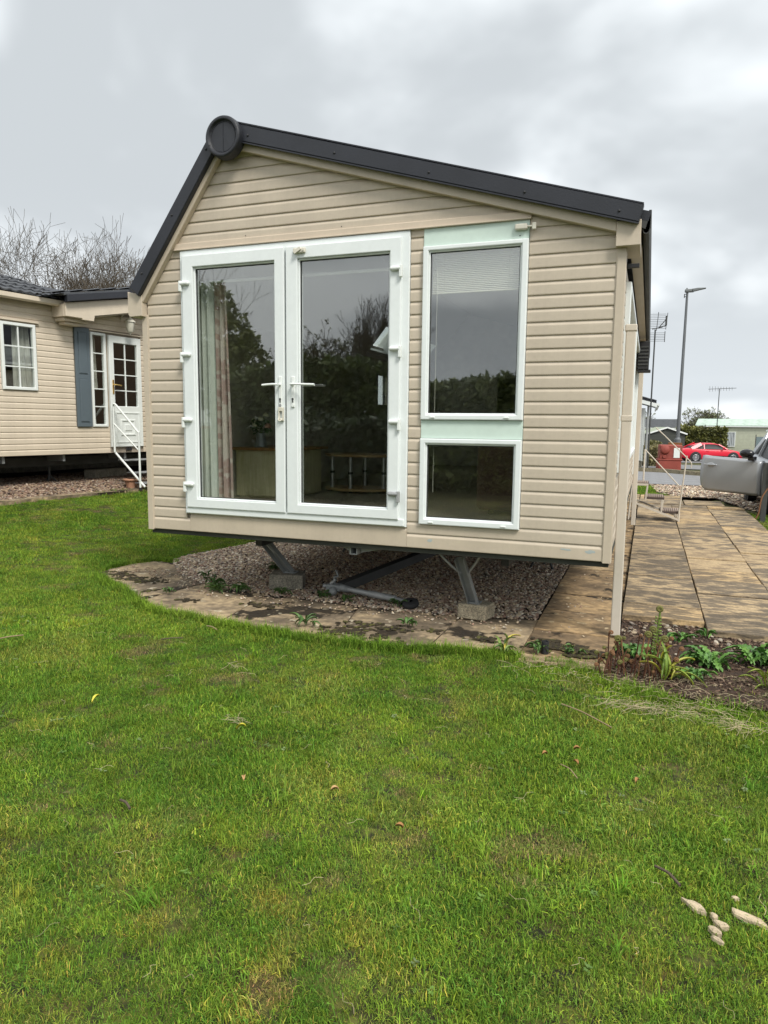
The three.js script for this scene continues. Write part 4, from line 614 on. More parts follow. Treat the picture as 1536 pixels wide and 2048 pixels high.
  part('door_handle', [rbox(0.115, 0.145, 1.93, 2.16, 0.042, 0.054, 0.004), tube([[0.13, 2.08, 0.05], [0.13, 2.08, 0.09], [0.16, 2.08, 0.10], [0.25, 2.07, 0.10]], 0.011, 14, 8)], M.gold, d); part('number_plate', [rbox(0.36, 0.48, 1.0, 1.045, 0.013, 0.03, 0.01), tube([[0.39, 1.04, 0.03], [0.40, 1.06, 0.04], [0.44, 1.06, 0.04], [0.45, 1.04, 0.03]], 0.005, 10, 6)], M.grille, n);
  // curtains hang inside
  const net = new THREE.MeshPhysicalMaterial({ color: lin(0.74, 0.72, 0.66), roughness: 1, transmission: 0.3, thickness: 0, side: THREE.DoubleSide });
  part('net_curtain', drapes(-1.46, -1.20, 1.95, 2.84, -0.12, 3, 0.02, 21), net, n); part('net_curtain', drapes(-1.70, -1.62, 1.95, 2.84, -0.12, 1.5, 0.02, 22), net, n);
  part('net_curtain', [drapes(-0.25, -0.10, 2.0, 2.86, -0.1, 3, 0.015, 23), drapes(-0.25, -0.15, 1.42, 2.0, -0.1, 2, 0.015, 24)], net, n);
  // roof with tile courses
  part('roof', ext([[-0.16, 3.24], [-0.16, 3.27], [-1.75, 3.80], [-3.4, 3.25], [-3.4, 3.2]].map(([a, b]) => [-a, b]), S0, 1.0).rotateY(Math.PI / 2).translate(0, 0, 0), M.roofDark, n).visible = true;
  const tile = (() => { const P = [], I = [], nx = 12; for (let j = 0; j < 2; j++) for (let i = 0; i <= nx; i++) { const u = i / nx; P.push(u * 0.30, Math.max(Math.sin(u * 12.566), -0.35) * 0.014 + (j ? 0.008 : 0.024), j ? -0.36 : 0); } for (let i = 0; i < nx; i++) I.push(i, i + 1, i + nx + 1, i + 1, i + nx + 2, i + nx + 1); const base = P.length / 3; for (let i = 0; i <= nx; i++) P.push(P[i * 3], P[i * 3 + 1] - 0.02, 0); for (let i = 0; i < nx; i++) I.push(base + i, base + i + 1, i, base + i + 1, i + 1, i); const g = new THREE.BufferGeometry(); g.setAttribute('position', new THREE.Float32BufferAttribute(P, 3)); g.setIndex(I); const f = g.toNonIndexed(); f.computeVertexNormals(); return uvm(f); })();
  const tm = [mat({ color: lin(0.075, 0.08, 0.088), map: tMottle, roughness: 0.6, side: THREE.DoubleSide }), mat({ color: lin(0.055, 0.058, 0.066), map: tMottle, roughness: 0.6, side: THREE.DoubleSide })];
  const pitch = Math.atan2(0.53, 1.59);
  for (let c = 0; c < 5; c++) for (let i = 0; i < 12; i++) { const s = -4.2 + i * 0.298 + (c % 2) * 0.05, m = part('roof_tile', tile, tm[(i * 7 + c * 3) % 5 < 3 ? 0 : 1], n); m.rotation.x = pitch - 0.03; m.position.set(s, 3.275 + c * 0.31 * Math.sin(pitch), 0.17 - c * 0.31 * Math.cos(pitch)); }
  part('gutter', ext([[0.13, 3.19], [0.15, 3.17], [0.20, 3.17], [0.22, 3.19], [0.22, 3.25], [0.13, 3.25]].map(([a, b]) => [-a, b]), S0, -0.70).rotateY(Math.PI / 2), sid, n);
  // gabled canopy over the door
  const k = 0.205;
  part('canopy_verge', ext([[-0.92, 3.215], [-0.92, 3.32], [0.95, 3.32 + 1.87 * k], [0.95, 3.215 + 1.87 * k]], 0.36, 0.44, { bevel: 0.006 }), M.roofDark, n);
  part('canopy_roof', ext([[-0.96, 3.305], [-0.97, 3.335], [0.95, 3.335 + 1.92 * k], [2.9, 3.33], [2.88, 3.30], [0.95, 3.30 + 1.9 * k]], -1.6, 0.42), tm[0], n);
  for (let i = 0; i < 6; i++) { const m = part('roof_tile', tile, tm[i % 2], n); m.rotation.set(0, Math.PI / 2, 0); m.rotation.order = 'ZYX'; m.rotation.z = Math.atan(k) ; m.position.set(-0.93 + i * 0.30, 3.35 + i * 0.30 * k, 0.40); m.scale.set(1, 1, 0.9); }
  part('canopy_fascia', ext([[-0.62, 3.02], [-0.90, 3.02], [-0.90, 3.21], [0.95, 3.20 + 1.85 * k], [0.95, 3.00 + 1.75 * k], [-0.40, 3.085], [-0.42, 3.0], [-0.62, 3.0]].reverse(), 0.30, 0.352, { bevel: 0.004 }), sid, n);
  part('canopy_bracket', [rbox(-0.90, -0.42, 3.02, 3.20, 0.02, 0.299, 0.006), rbox(-0.86, -0.46, 2.965, 3.018, 0.02, 0.25, 0.01), rbox(-0.80, -0.52, 2.92, 2.963, 0.02, 0.19, 0.01)], sid, n);
  part('canopy_soffit', ext([[-0.5, 3.045], [0.95, 3.045 + 1.47 * k], [0.95, 3.06 + 1.47 * k], [-0.5, 3.06]], 0.016, 0.299), sid, n);
  const lp = part('porch_lantern', [lathe([[0.001, 0], [0.02, 0.01], [0.012, 0.03], [0.055, 0.05], [0.078, 0.20], [0.07, 0.205], [0.05, 0.06]], 6, [0.38, 2.90, 0.20]), lathe([[0.095, 0.20], [0.09, 0.215], [0.03, 0.26], [0.012, 0.30], [0.001, 0.31]], 6, [0.38, 2.90, 0.20]), tube([[0.38, 3.20, 0.20], [0.36, 3.25, 0.15], [0.34, 3.20, 0.06], [0.34, 3.14, 0.015]], 0.010, 14, 7)], M.ivory, n, 'ivory carriage lantern beside the door');
  part('chassis_rail', [bar([S0, 0.84, -0.5], [S1, 0.84, -0.5], 0.06, 0.14), bar([S0, 0.84, -2.4], [S1, 0.84, -2.4], 0.06, 0.14)], M.steelDark, n);
  part('skirt', box(S0, S1, 0.30, 0.955, -3.08, -3.02), M.block, n);  // added far-side panel, shuts out the lit ground behind to keep underneath dark
  part('floor_bearer', [-1.72, -0.75, 0.4].map((s) => box(s - 0.02, s + 0.02, 0.86, 0.962, -2.9, -0.06)), M.steel, n);
  part('axle_stand', [rod([-0.72, 0.77, -0.5], [-0.72, 0.55, -0.5], 0.02), rod([-0.72, 0.62, -0.5], [-0.86, 0.42, -0.38], 0.012), rod([-0.72, 0.62, -0.5], [-0.56, 0.42, -0.38], 0.012), rod([-0.72, 0.62, -0.5], [-0.72, 0.42, -0.66], 0.012)], M.steelDark, n);
}
{ // white steps with handrail at the neighbour's door; local x along that wall, z out from it
  const s = thing('door_steps', 'white tubular steps and handrail below the neighbouring caravan door', 'steps', [-4.42, 0, -4.42], 1.3927), W = M.upvcTrim;
  for (const [i, [y, z]] of [[0.86, 0.22], [0.66, 0.42], [0.50, 0.62]].entries()) part('tread', rbox(0.12, 0.72, y - 0.02, y, z - 0.12, z + 0.12, 0.006), M.galv, s);
  part('stringer', [rod([0.09, 0.98, 0.08], [0.09, 0.44, 0.78], 0.018), rod([0.75, 0.98, 0.08], [0.75, 0.44, 0.78], 0.018)], W, s);
  part('handrail', [tube([[0.07, 0.98, 0.10], [0.07, 1.70, 0.10], [0.07, 1.755, 0.13], [0.07, 1.73, 0.19], [0.07, 1.33, 0.66], [0.07, 1.27, 0.69], [0.07, 0.40, 0.69]], 0.017, 60, 8), rod([0.07, 1.45, 0.10], [0.07, 1.02, 0.69], 0.012)], W, s);
  part('handrail', [tube([[0.77, 0.98, 0.10], [0.77, 1.70, 0.10], [0.77, 1.755, 0.13], [0.77, 1.73, 0.19], [0.77, 1.33, 0.66], [0.77, 1.27, 0.69], [0.77, 0.40, 0.69]], 0.017, 60, 8)], W, s);
  part('rubber_foot', [rod([0.07, 0.43, 0.69], [0.07, 0.385, 0.69], 0.022), rod([0.77, 0.43, 0.69], [0.77, 0.385, 0.69], 0.022)], M.grille, s);
}
{
  const g = gl(-3.93, -4.45);
  const p = thing('plant_pot', 'small terracotta pot on the edge of the gravel by the steps', 'pot', [-4.02, g + 0.012, -4.50], 0.4), tm = mat({ color: lin(0.47, 0.25, 0.155), map: tMottle, roughness: 0.9 });
  part('body', lathe([[0.001, 0], [0.075, 0], [0.08, 0.01], [0.105, 0.135], [0.10, 0.137]], 8), tm, p); part('rim', lathe([[0.10, 0.1375], [0.126, 0.138], [0.132, 0.15], [0.13, 0.17], [0.108, 0.172], [0.104, 0.14]], 8), tm, p); part('soil', lathe([[0.001, 0.15], [0.104, 0.15]], 8), M.soil, p);
  for (const [x, z, t] of [[-5.1, -4.9, 0.2], [-5.15, -5.35, -0.1]]) solo('concrete_block', blockGeo(0.22, 0.16, 0.44, 11), M.block, t > 0 ? 'pale concrete block under the neighbouring caravan, nearer one' : 'pale concrete block under the neighbouring caravan, farther one', 'block', [x, gl(x, z) + 0.09, z], t);
  const e = struct('edging_strip'); for (const [x0, z0, x1, z1] of [[-4.02, -0.2, -4.06, -2.6], [-4.06, -2.61, -3.9, -4.1], [-3.9, -4.11, -3.86, -5.2], [-3.86, -5.21, -3.66, -8]]) part('slab', bar([x0, gl(x0, z0) + 0.014, z0], [x1, gl(x1, z1) + 0.014, z1], 0.26, 0.05), M.pad, e);
}
// ---------------------------------------------------------------- trees, hedges
function limbs(seed, { height, trunkR, levels = 6, spread = 0.5, stems = 1, up = 0.25, ratio = 0.78, kids = [2, 3], twig = 0.006, firstLen = 0.26, dome = null }) {
  const r = rng(seed), thick = [], thin = [], tips = [];
  const seg = (a, b, r0, r1, lv) => { const sides = lv < 2 ? 8 : lv < 4 ? 5 : 3; (lv < 2 ? thick : thin).push(rod([a.x, a.y, a.z], [b.x, b.y, b.z], r0, r1, sides)); };
  const grow = (p, d, L, R, lv) => {
    let q = p.clone(), dir = d.clone(), n = lv < 3 ? 3 : 2, rr = R;
    for (let i = 0; i < n; i++) {
      dir.add(V((r() - 0.5) * 0.34, (r() - 0.5) * 0.2 + up * 0.16, (r() - 0.5) * 0.34)).normalize(); const e = q.clone().addScaledVector(dir, L / n), re = Math.max(twig, R * (1 - 0.38 * (i + 1) / n)); seg(q, e, rr, re, lv); q = e; rr = re; if (dome && lv > 1 && ((q.x / dome[1]) ** 2 + (q.z / dome[1]) ** 2 + ((q.y - dome[0]) / dome[2]) ** 2) > 0.8 + 0.3 * r()) { tips.push(q); return; }
      if (lv >= 1 && lv < levels - 1 && r() < 0.72) { const t = V(r() - 0.5, r() - 0.5 + up, r() - 0.5).normalize(), nd = dir.clone().addScaledVector(t, spread * 1.5).normalize(); grow(q, nd, L * (0.5 + r() * 0.25), rr * 0.55, lv + 1.5 | 0); }
    }
    if (lv >= levels) { tips.push(q); return; }
    const k = kids[0] + Math.floor(r() * (kids[1] - kids[0] + 1));
    for (let i = 0; i < k; i++) { const a = (i + r() * 0.7) / k * 6.283, ax = Math.abs(dir.y) > 0.95 ? V(1, 0, 0) : V(0, 1, 0), s = ax.clone().cross(dir).normalize(), t = dir.clone().cross(s), nd = dir.clone().multiplyScalar(1).addScaledVector(s, Math.cos(a) * spread * (0.7 + r() * 0.6)).addScaledVector(t, Math.sin(a) * spread * (0.7 + r() * 0.6)); nd.y += up * 0.5; nd.normalize(); grow(q, nd, L * ratio * (0.75 + r() * 0.45), rr * (k > 2 ? 0.62 : 0.7), lv + 1); }
  };
  for (let s = 0; s < stems; s++) { const a = r() * 6.283, d = V(Math.cos(a) * (stems > 1 ? 0.28 : 0.06), 1, Math.sin(a) * (stems > 1 ? 0.28 : 0.06)).normalize(); grow(V(stems > 1 ? Math.cos(a) * trunkR : 0, -0.1, stems > 1 ? Math.sin(a) * trunkR : 0), d, height * firstLen, trunkR, 0); }
  return { thick, thin, tips };
}
const leafSpray = (() => { const r = rng(17), out = []; for (let i = 0; i < 9; i++) { const L = 0.55 + r() * 0.5, w = L * 0.28, a = r() * 6.283, b = (r() - 0.3) * 1.3, g = new THREE.BufferGeometry(); g.setAttribute('position', new THREE.Float32BufferAttribute([0, 0, 0, L * 0.5, 0.04, w, L, 0, 0, 0, 0, 0, L, 0, 0, L * 0.5, 0.04, -w], 3)); g.rotateX((r() - 0.5) * 1.6); g.rotateZ(b); g.rotateY(a); g.translate((r() - 0.5) * 0.6, (r() - 0.5) * 0.6, (r() - 0.5) * 0.6); g.computeVertexNormals(); out.push(uvm(g)); } return merge(out); })();
const leafMat = new THREE.MeshPhysicalMaterial({ color: 0xffffff, roughness: 0.6, transmission: 0.3, thickness: 0, side: THREE.DoubleSide });
function foliage(parent, name, pts, s0, s1, ca, cb, seed) {
  const r = rng(seed), m = scatter(name, leafSpray, leafMat, pts.map((p) => { const t = r(), k = 0.7 + r() * 0.6; return { p, r: [r() * 6.28, r() * 6.28, r() * 6.28], s: mix(s0, s1, r()), c: lerp3(ca, cb, t).map((v) => v * k) }; }));
  m.name = name; m.userData = { kind: 'stuff' }; parent.add(m); return m;
}
function blobPts(seed, blobs, per) { const r = rng(seed), out = []; for (const [x, y, z, a, b, c] of blobs) { const n = Math.round(per * Math.pow(a * b * c, 2 / 3)); for (let i = 0; i < n; i++) { const d = V(r() - 0.5, r() - 0.5, r() - 0.5).normalize(), k = 0.62 + 0.45 * Math.pow(r(), 0.6); out.push([x + d.x * a * k, y + d.y * b * k, z + d.z * c * k]); } } return out; }
function bareTree(label, pos, seed, opt, turn = 0, group) { const t = thing('bare_tree', label, 'tree', pos, turn, group), l = limbs(seed, opt); part('trunk', l.thick, M.bark, t); part('crown', l.thin, M.bark, t); return [t, l]; }

bareTree('large bare tree with many branches rising behind the neighbouring caravan', [-20.6, 0.1, -19.4], 12, { height: 13.5, trunkR: 0.22, levels: 7, spread: 0.56, stems: 6, up: 0.10, ratio: 0.80, twig: 0.007, firstLen: 0.20, kids: [2, 2], dome: [7.4, 4.3, 4.4] });
bareTree('smaller bare tree beside the large one, nearer the beige caravan', [-15.2, 0.1, -18.0], 45, { height: 9.6, trunkR: 0.12, levels: 8, spread: 0.6, stems: 4, up: 0.06, ratio: 0.79, twig: 0.006, firstLen: 0.20, kids: [2, 2], dome: [5.0, 2.6, 3.2] });


function boxHedge(name, label, x0, x1, z0, z1, h, seed, per, ca, cb, s0, s1, bumpy = 0.25, group) {
  const cx = (x0 + x1) / 2, cz = (z0 + z1) / 2, y = gl(cx, cz), t = thing(name, label, 'hedge', [cx, y, cz], 0, group), r = rng(seed), pts = [], hw = (x1 - x0) / 2, hd = (z1 - z0) / 2, stems = [];
  const top = (x, z) => h * (1 - bumpy + bumpy * 2 * fbm((x + cx) * 0.7, (z + cz) * 0.7 + seed, 7, 3));
  for (let i = 0; i < per; i++) { const f = r(), x = (r() * 2 - 1) * hw, z = (r() * 2 - 1) * hd, T = top(x, z); if (f < 0.45) pts.push([x, r() * T, (r() < 0.5 ? -1 : 1) * hd * (0.8 + r() * 0.25)]); else if (f < 0.62) pts.push([(r() < 0.5 ? -1 : 1) * hw * (0.93 + r() * 0.09), r() * T, z]); else if (f < 0.85) pts.push([x, T * (0.86 + r() * 0.16), z]); else pts.push([x, r() * T, z]); }
  for (let i = 0; i < Math.max(3, hw * 1.6); i++) { const x = (r() * 2 - 1) * hw * 0.9; for (let k = 0; k < 3; k++) stems.push(rod([x, 0, 0], [x + (r() - 0.5) * 0.8, h * (0.5 + r() * 0.35), (r() - 0.5) * hd], 0.03, 0.012, 6)); }
  part('stems', stems, M.bark, t); foliage(t, 'foliage', pts, s0, s1, ca, cb, seed + 1); return t;
}
// ---- what the glass mirrors: the garden behind the camera
boxHedge('tall_hedge', 'tall mixed hedge along the back of the lawn, mirrored in the doors', -6.4, -1.7, 10.4, 11.7, 2.75, 301, 5600, [0.035, 0.06, 0.015], [0.14, 0.19, 0.04], 0.10, 0.26, 0.16);
boxHedge('tall_hedge', 'lower loose hedge continuing behind the camera, mirrored in the window', -1.6, 3.6, 10.4, 11.6, 2.3, 311, 4600, [0.05, 0.08, 0.018], [0.20, 0.24, 0.05], 0.10, 0.24, 0.2);
boxHedge('shrub', 'dense dark evergreen shrub in front of the tall hedge', -3.0, -0.4, 6.6, 7.9, 1.4, 321, 3200, [0.016, 0.032, 0.012], [0.06, 0.095, 0.025], 0.08, 0.22, 0.3);
{
  const t = thing('leafy_tree', 'young leafy tree at the left end of the back hedge', 'tree', [-8.1, gl(-8.1, 13), 13]), l = limbs(61, { height: 6.6, trunkR: 0.13, levels: 4, spread: 0.42, up: 0.3, ratio: 0.74, firstLen: 0.3 });
  part('trunk', l.thick, M.bark, t); part('branches', l.thin, M.bark, t);
  foliage(t, 'crown', blobPts(62, [[0, 4.0, 0, 1.0, 0.9, 1.0], [0.6, 3.1, 0, 1.1, 0.8, 1.0], [-0.2, 4.8, 0, 0.75, 0.7, 0.8], [1.2, 2.4, 0.2, 1.0, 0.7, 1.0], [-0.5, 2.6, 0, 1.1, 0.9, 1.0], [0.9, 3.7, 0.1, 0.5, 0.4, 0.5]], 420), 0.10, 0.24, [0.055, 0.085, 0.015], [0.18, 0.21, 0.04], 63);
}
{ const [t, l] = bareTree('half bare tree leafing out beyond the back hedge', [-6.9, gl(-6.9, 19), 19], 71, { height: 6.6, trunkR: 0.13, levels: 5, spread: 0.5, stems: 2, up: 0.2, ratio: 0.75, twig: 0.009, firstLen: 0.24 }), r = rng(5); foliage(t, 'buds', l.tips.filter(() => r() < 0.30).map((p) => [p.x, p.y, p.z]), 0.06, 0.16, [0.08, 0.09, 0.04], [0.16, 0.17, 0.06], 72); }
bareTree('bare tree with upright twigs beyond the back hedge', [-4.9, gl(-4.9, 20), 20], 81, { height: 7.2, trunkR: 0.10, levels: 5, spread: 0.38, stems: 3, up: 0.42, ratio: 0.75, twig: 0.008, firstLen: 0.26 });
{ // deck railing seen in the left door
  const f = thing('deck_railing', 'white picket deck railing beyond the lawn, mirrored low in the left door', 'railing', [-11.5, gl(-11, 15), 15], 0.03);
  part('rail', [bar([0, 1.46, 0], [6.2, 1.46, 0], 0.05, 0.09), bar([0, 1.99, 0], [6.2, 1.99, 0], 0.05, 0.09)], M.upvcTrim, f); part('deck_board', box(0, 6.2, 1.30, 1.38, -0.06, 1.6), M.woodTop, f);
  for (let i = 0; i < 52; i++) part('picket', box(i * 0.12 + 0.01, i * 0.12 + 0.075, 1.506, 1.944, -0.02, 0.02), M.upvcTrim, f); for (const x of [0.0, 2.1, 4.2, 6.2]) part('post', box(x - 0.05, x + 0.05, 0, 2.05, 0.026, 0.10), M.upvcTrim, f);
}
scene.add(scatter('lawn_weed', leafSpray, leafMat, lawnWeeds, 'small broad leaved weeds and clover growing low in the lawn', 'weeds'));
// ---------------------------------------------------------------- right side: steps, post, cars, lamp, far homes
{
  const t = thing('door_steps', 'cream metal steps with brown slatted treads beside the right wall', 'steps', [0, 0, 0]), tm = mat({ color: lin(0.085, 0.06, 0.05), map: tMottle, roughness: 0.8 }), sm = mat({ color: lin(0.40, 0.31, 0.25), map: tMottle, roughness: 0.8 }), cm = M.cream, z0 = -7.28, z1 = -6.80;
  [[3.80, 0.63], [4.035, 0.42], [4.27, 0.21]].forEach(([x, y]) => { const tr = part('tread', [rbox(x - 0.145, x + 0.145, y - 0.045, y - 0.012, z0, z1, 0.004)], tm, t); for (let i = 0; i < 9; i++) part('slat', box(x - 0.135 + i * 0.0305, x - 0.115 + i * 0.0305, y - 0.012, y, z0 + 0.01, z1 - 0.01), sm, tr); });
  for (const z of [z0 - 0.02, z1 + 0.02]) { part('stringer', [bar([3.70, 0.33, z], [4.40, 0.075, z], 0.02, 0.03), bar([3.68, 0.60, z], [3.94, 0.60, z], 0.02, 0.03)], cm, t); part('leg', rod([3.67, 0.046, z], [3.70, 0.60, z], 0.014), cm, t); part('leg', rod([4.40, 0.046, z], [4.40, 0.20, z], 0.014), cm, t); part('riser_strut', [bar([3.93, 0.58, z], [3.91, 0.37, z], 0.018, 0.022), bar([4.165, 0.37, z], [4.145, 0.165, z], 0.018, 0.022)], cm, t); }
  part('handrail', [rod([4.40, 0.20, z1 + 0.02], [4.46, 1.06, z1 + 0.02], 0.011), rod([3.86, 0.62, z0], [3.86, 1.13, z0], 0.014), rod([3.86, 1.13, z0], [4.40, 0.56, z0], 0.009), tube([[4.15, 1.34, z1 + 0.02], [4.46, 1.03, z1 + 0.02], [4.53, 0.95, z1 + 0.02], [4.53, 0.88, z1 + 0.02]], 0.008, 20, 7), rod([4.15, 1.34, z1 + 0.02], [4.0, 1.48, z1 + 0.02], 0.008)], cm, t);
}
{
  const y = gl(5.72, -7.9), t = thing('hookup_post', 'grey hook-up post with white meter box by the edge of the path', 'post', [5.72, y, -7.9]);
  part('post', rbox(-0.06, 0.02, -0.05, 0.96, -0.05, 0.03, 0.006), M.steelDark, t); const b = part('meter_box', rbox(0.025, 0.30, 0.60, 0.98, -0.09, 0.09, 0.03, 3), M.upvcTrim, t); part('dial', rod([0.15, 0.84, 0.09], [0.15, 0.84, 0.098], 0.05, 0.05, 20), M.galv, b);
  part('cable', tube([[0.05, 0.60, 0.02], [-0.06, 0.4, 0.06], [-0.09, 0.15, 0.06], [-0.14, 0.02, 0.05]], 0.012, 20, 6), mat({ color: lin(0.20, 0.09, 0.04), roughness: 0.7 }), t);
}
// ---- cars
function wheel(parent, x, y, z, R, w, sd, rimCol) { // axle along z, sd: outward side
  const ty = lathe([[R * 0.62, -w / 2], [R * 0.92, -w / 2], [R, -w * 0.36], [R, w * 0.36], [R * 0.92, w / 2], [R * 0.62, w / 2]], 36); ty.rotateX(Math.PI / 2); ty.translate(x, y, z); const W = part('wheel', ty, M.rubber, parent);
  const f = []; const d = lathe([[R * 0.64, 0.0], [R * 0.60, 0.02], [R * 0.56, 0.0], [R * 0.54, -0.05], [0.001, -0.05]], 32); d.rotateX(sd * Math.PI / 2); d.translate(x, y, z + sd * w * 0.45); part('hub', d, M.steelDark, W);
  for (let i = 0; i < 10; i++) { const a = i / 10 * 6.283 + 0.1; f.push(bar([x + Math.cos(a) * R * 0.08, y + Math.sin(a) * R * 0.08, z + sd * (w * 0.47)], [x + Math.cos(a) * R * 0.60, y + Math.sin(a) * R * 0.60, z + sd * (w * 0.47)], 0.026, 0.022, [0, 0, 1])); } const ring = new THREE.TorusGeometry(R * 0.61, 0.016, 8, 32); ring.translate(x, y, z + sd * w * 0.47); f.push(uvm(clean(ring))); const hub = rod([x, y, z + sd * w * 0.38], [x, y, z + sd * w * 0.52], 0.05, 0.045, 14); f.push(hub);
  part('rim', f, rimCol, W);
}
function loft(st, sec) { // stations along x; sec(s) gives an open ring of [y, z] from right sill over to left sill
  const rings = st.map((s) => sec(s)), n = rings[0].length, P = [], I = []; rings.forEach((r, k) => r.forEach(([y, z]) => P.push(st[k].x, y, z)));
  for (let k = 0; k + 1 < rings.length; k++) for (let i = 0; i + 1 < n; i++) { const a = k * n + i, b = a + 1, c = a + n, d = c + 1; I.push(a, c, b, b, c, d); }
  for (const k of [0, rings.length - 1]) for (let i = 1; i + 1 < n; i++) I.push(k * n, k * n + i, k * n + i + 1);
  const g = new THREE.BufferGeometry(); g.setAttribute('position', new THREE.Float32BufferAttribute(P, 3)); g.setIndex(I); g.computeVertexNormals(); return uvm(g);
}
function car(name, label, pos, turn, col, o = {}) { // front at +x
  const t = thing(name, label, 'car', pos, turn), paint = new THREE.MeshPhysicalMaterial({ color: col, roughness: 0.35, metalness: o.metal || 0, clearcoat: 0.35, clearcoatRoughness: 0.25, specularIntensity: 0.6 }), dark = new THREE.MeshPhysicalMaterial({ color: lin(0.014, 0.016, 0.018), roughness: 0.4, specularIntensity: 0.3 });
  const T = o.top || 1.24, st = [[-2.0, 0.60, 0.42, 0.66], [-1.96, 0.72, 0.30, 0.76], [-1.75, 0.80, 0.22, 0.84], [-1.3, 0.855, 0.20, 0.88], [-0.9, 0.86, 0.20, 0.865], [-0.3, 0.855, 0.20, 0.835], [0.3, 0.85, 0.20, 0.825], [0.7, 0.85, 0.20, 0.83], [1.1, 0.855, 0.20, 0.80], [1.5, 0.84, 0.20, 0.73], [1.78, 0.76, 0.24, 0.63], [1.93, 0.64, 0.32, 0.55], [1.97, 0.5, 0.38, 0.49]].map(([x, w, b, h]) => ({ x, w, b, h: h * (o.tall || 1) }));
  const body = loft(st, ({ w, b, h }) => { const L = [[b, w * 0.90], [b + (h - b) * 0.22, w * 0.985], [b + (h - b) * 0.62, w], [h - 0.07, w * 0.97], [h - 0.015, w * 0.90], [h + 0.012, w * 0.72], [h + 0.03, 0]]; return [...L, ...L.slice(0, 6).reverse().map(([y, z]) => [y, -z])]; });
  part('body', body, paint, t);
  const gh = [[-1.45, 0.86, 0.02], [-1.15, 0.86, 0.55], [-0.75, 0.84, 0.92], [-0.35, 0.83, 1.0], [0.05, 0.825, 0.98], [0.35, 0.825, 0.80], [0.62, 0.83, 0.42], [0.9, 0.83, 0.02]].map(([x, h, k]) => ({ x, h: h * (o.tall || 1), k }));
  part('cabin_glass', loft(gh, ({ h, k }) => { const H = mix(h, T - 0.018, k), L = [[h - 0.05, 0.74], [mix(h, H, 0.9), 0.74 - 0.17 * k], [H, 0.42 - 0.02 * k], [H + 0.006 * k, 0]]; return [...L, ...L.slice(0, 3).reverse().map(([y, z]) => [y, -z])]; }), dark, t);
  const rf = gh.filter((s) => s.k > 0.5); part('roof', loft(rf, ({ h, k }) => { const H = mix(h, T, k), L = [[mix(h, H, 0.84), 0.765 - 0.17 * k], [mix(h, H, 0.965), 0.70 - 0.17 * k], [H + 0.004, 0.42 - 0.02 * k], [H + 0.014, 0]]; return [...L, ...L.slice(0, 3).reverse().map(([y, z]) => [y, -z])]; }), paint, t);
  part('pillar', [-1, 1].flatMap((s) => [bar([-1.42, 0.86 * (o.tall || 1), s * 0.75], [-0.78, T - 0.06, s * 0.59], 0.05, 0.22, [1, 0, 0]), bar([0.86, 0.84 * (o.tall || 1), s * 0.74], [0.32, T - 0.08, s * 0.60], 0.05, 0.07, [1, 0, 0]), bar([-0.62, 0.84 * (o.tall || 1), s * 0.755], [-0.60, T - 0.07, s * 0.60], 0.03, 0.06, [1, 0, 0])]), paint, t);
  for (const sd of [-1, 1]) for (const x of [-1.17, 1.2]) { const a = lathe([[0.001, 0], [0.355, 0], [0.36, 0.004], [0.345, 0.012], [0.001, 0.012]], 32); a.rotateX(sd * Math.PI / 2); a.translate(x, 0.32, sd * 0.848); part('wheel_arch', a, M.grille, t); wheel(t, x, 0.305, sd * 0.775, 0.305, 0.20, sd, M.chrome); }
  for (const sd of [-1, 1]) { part('headlight', clean(new THREE.SphereGeometry(0.11, 14, 10)).scale(1.2, 0.55, 0.9).translate(1.76, 0.60, sd * 0.56), M.chrome, t); part('tail_light', clean(new THREE.SphereGeometry(0.10, 14, 10)).scale(0.5, 0.7, 1.2).translate(-1.93, 0.66, sd * 0.52), mat({ color: lin(0.35, 0.01, 0.01), roughness: 0.2 }), t); if (!(o.open && sd > 0)) part('mirror', [clean(new THREE.SphereGeometry(0.09, 12, 8)).scale(0.8, 0.65, 1.1).translate(0.55, 0.93 * (o.tall || 1), sd * 0.93), rod([0.55, 0.88 * (o.tall || 1), sd * 0.80], [0.55, 0.92 * (o.tall || 1), sd * 0.90], 0.03)], paint, t); part('door_handle', rbox(-0.52, -0.36, 0.70, 0.725, sd > 0 ? 0.846 : -0.872, sd > 0 ? 0.872 : -0.846, 0.008), paint, t); }
  part('grille', rbox(1.90, 1.985, 0.30, 0.42, -0.42, 0.42, 0.03), M.grille, t);
  return [t, paint];
}
{ // red coupe side-on, far off
  car('parked_car', 'small red coupe parked side-on beyond the grass island', [7.75, gl(7.7, -47) + 0.03, -46.6], 0.28, lin(0.62, 0.012, 0.035));
}
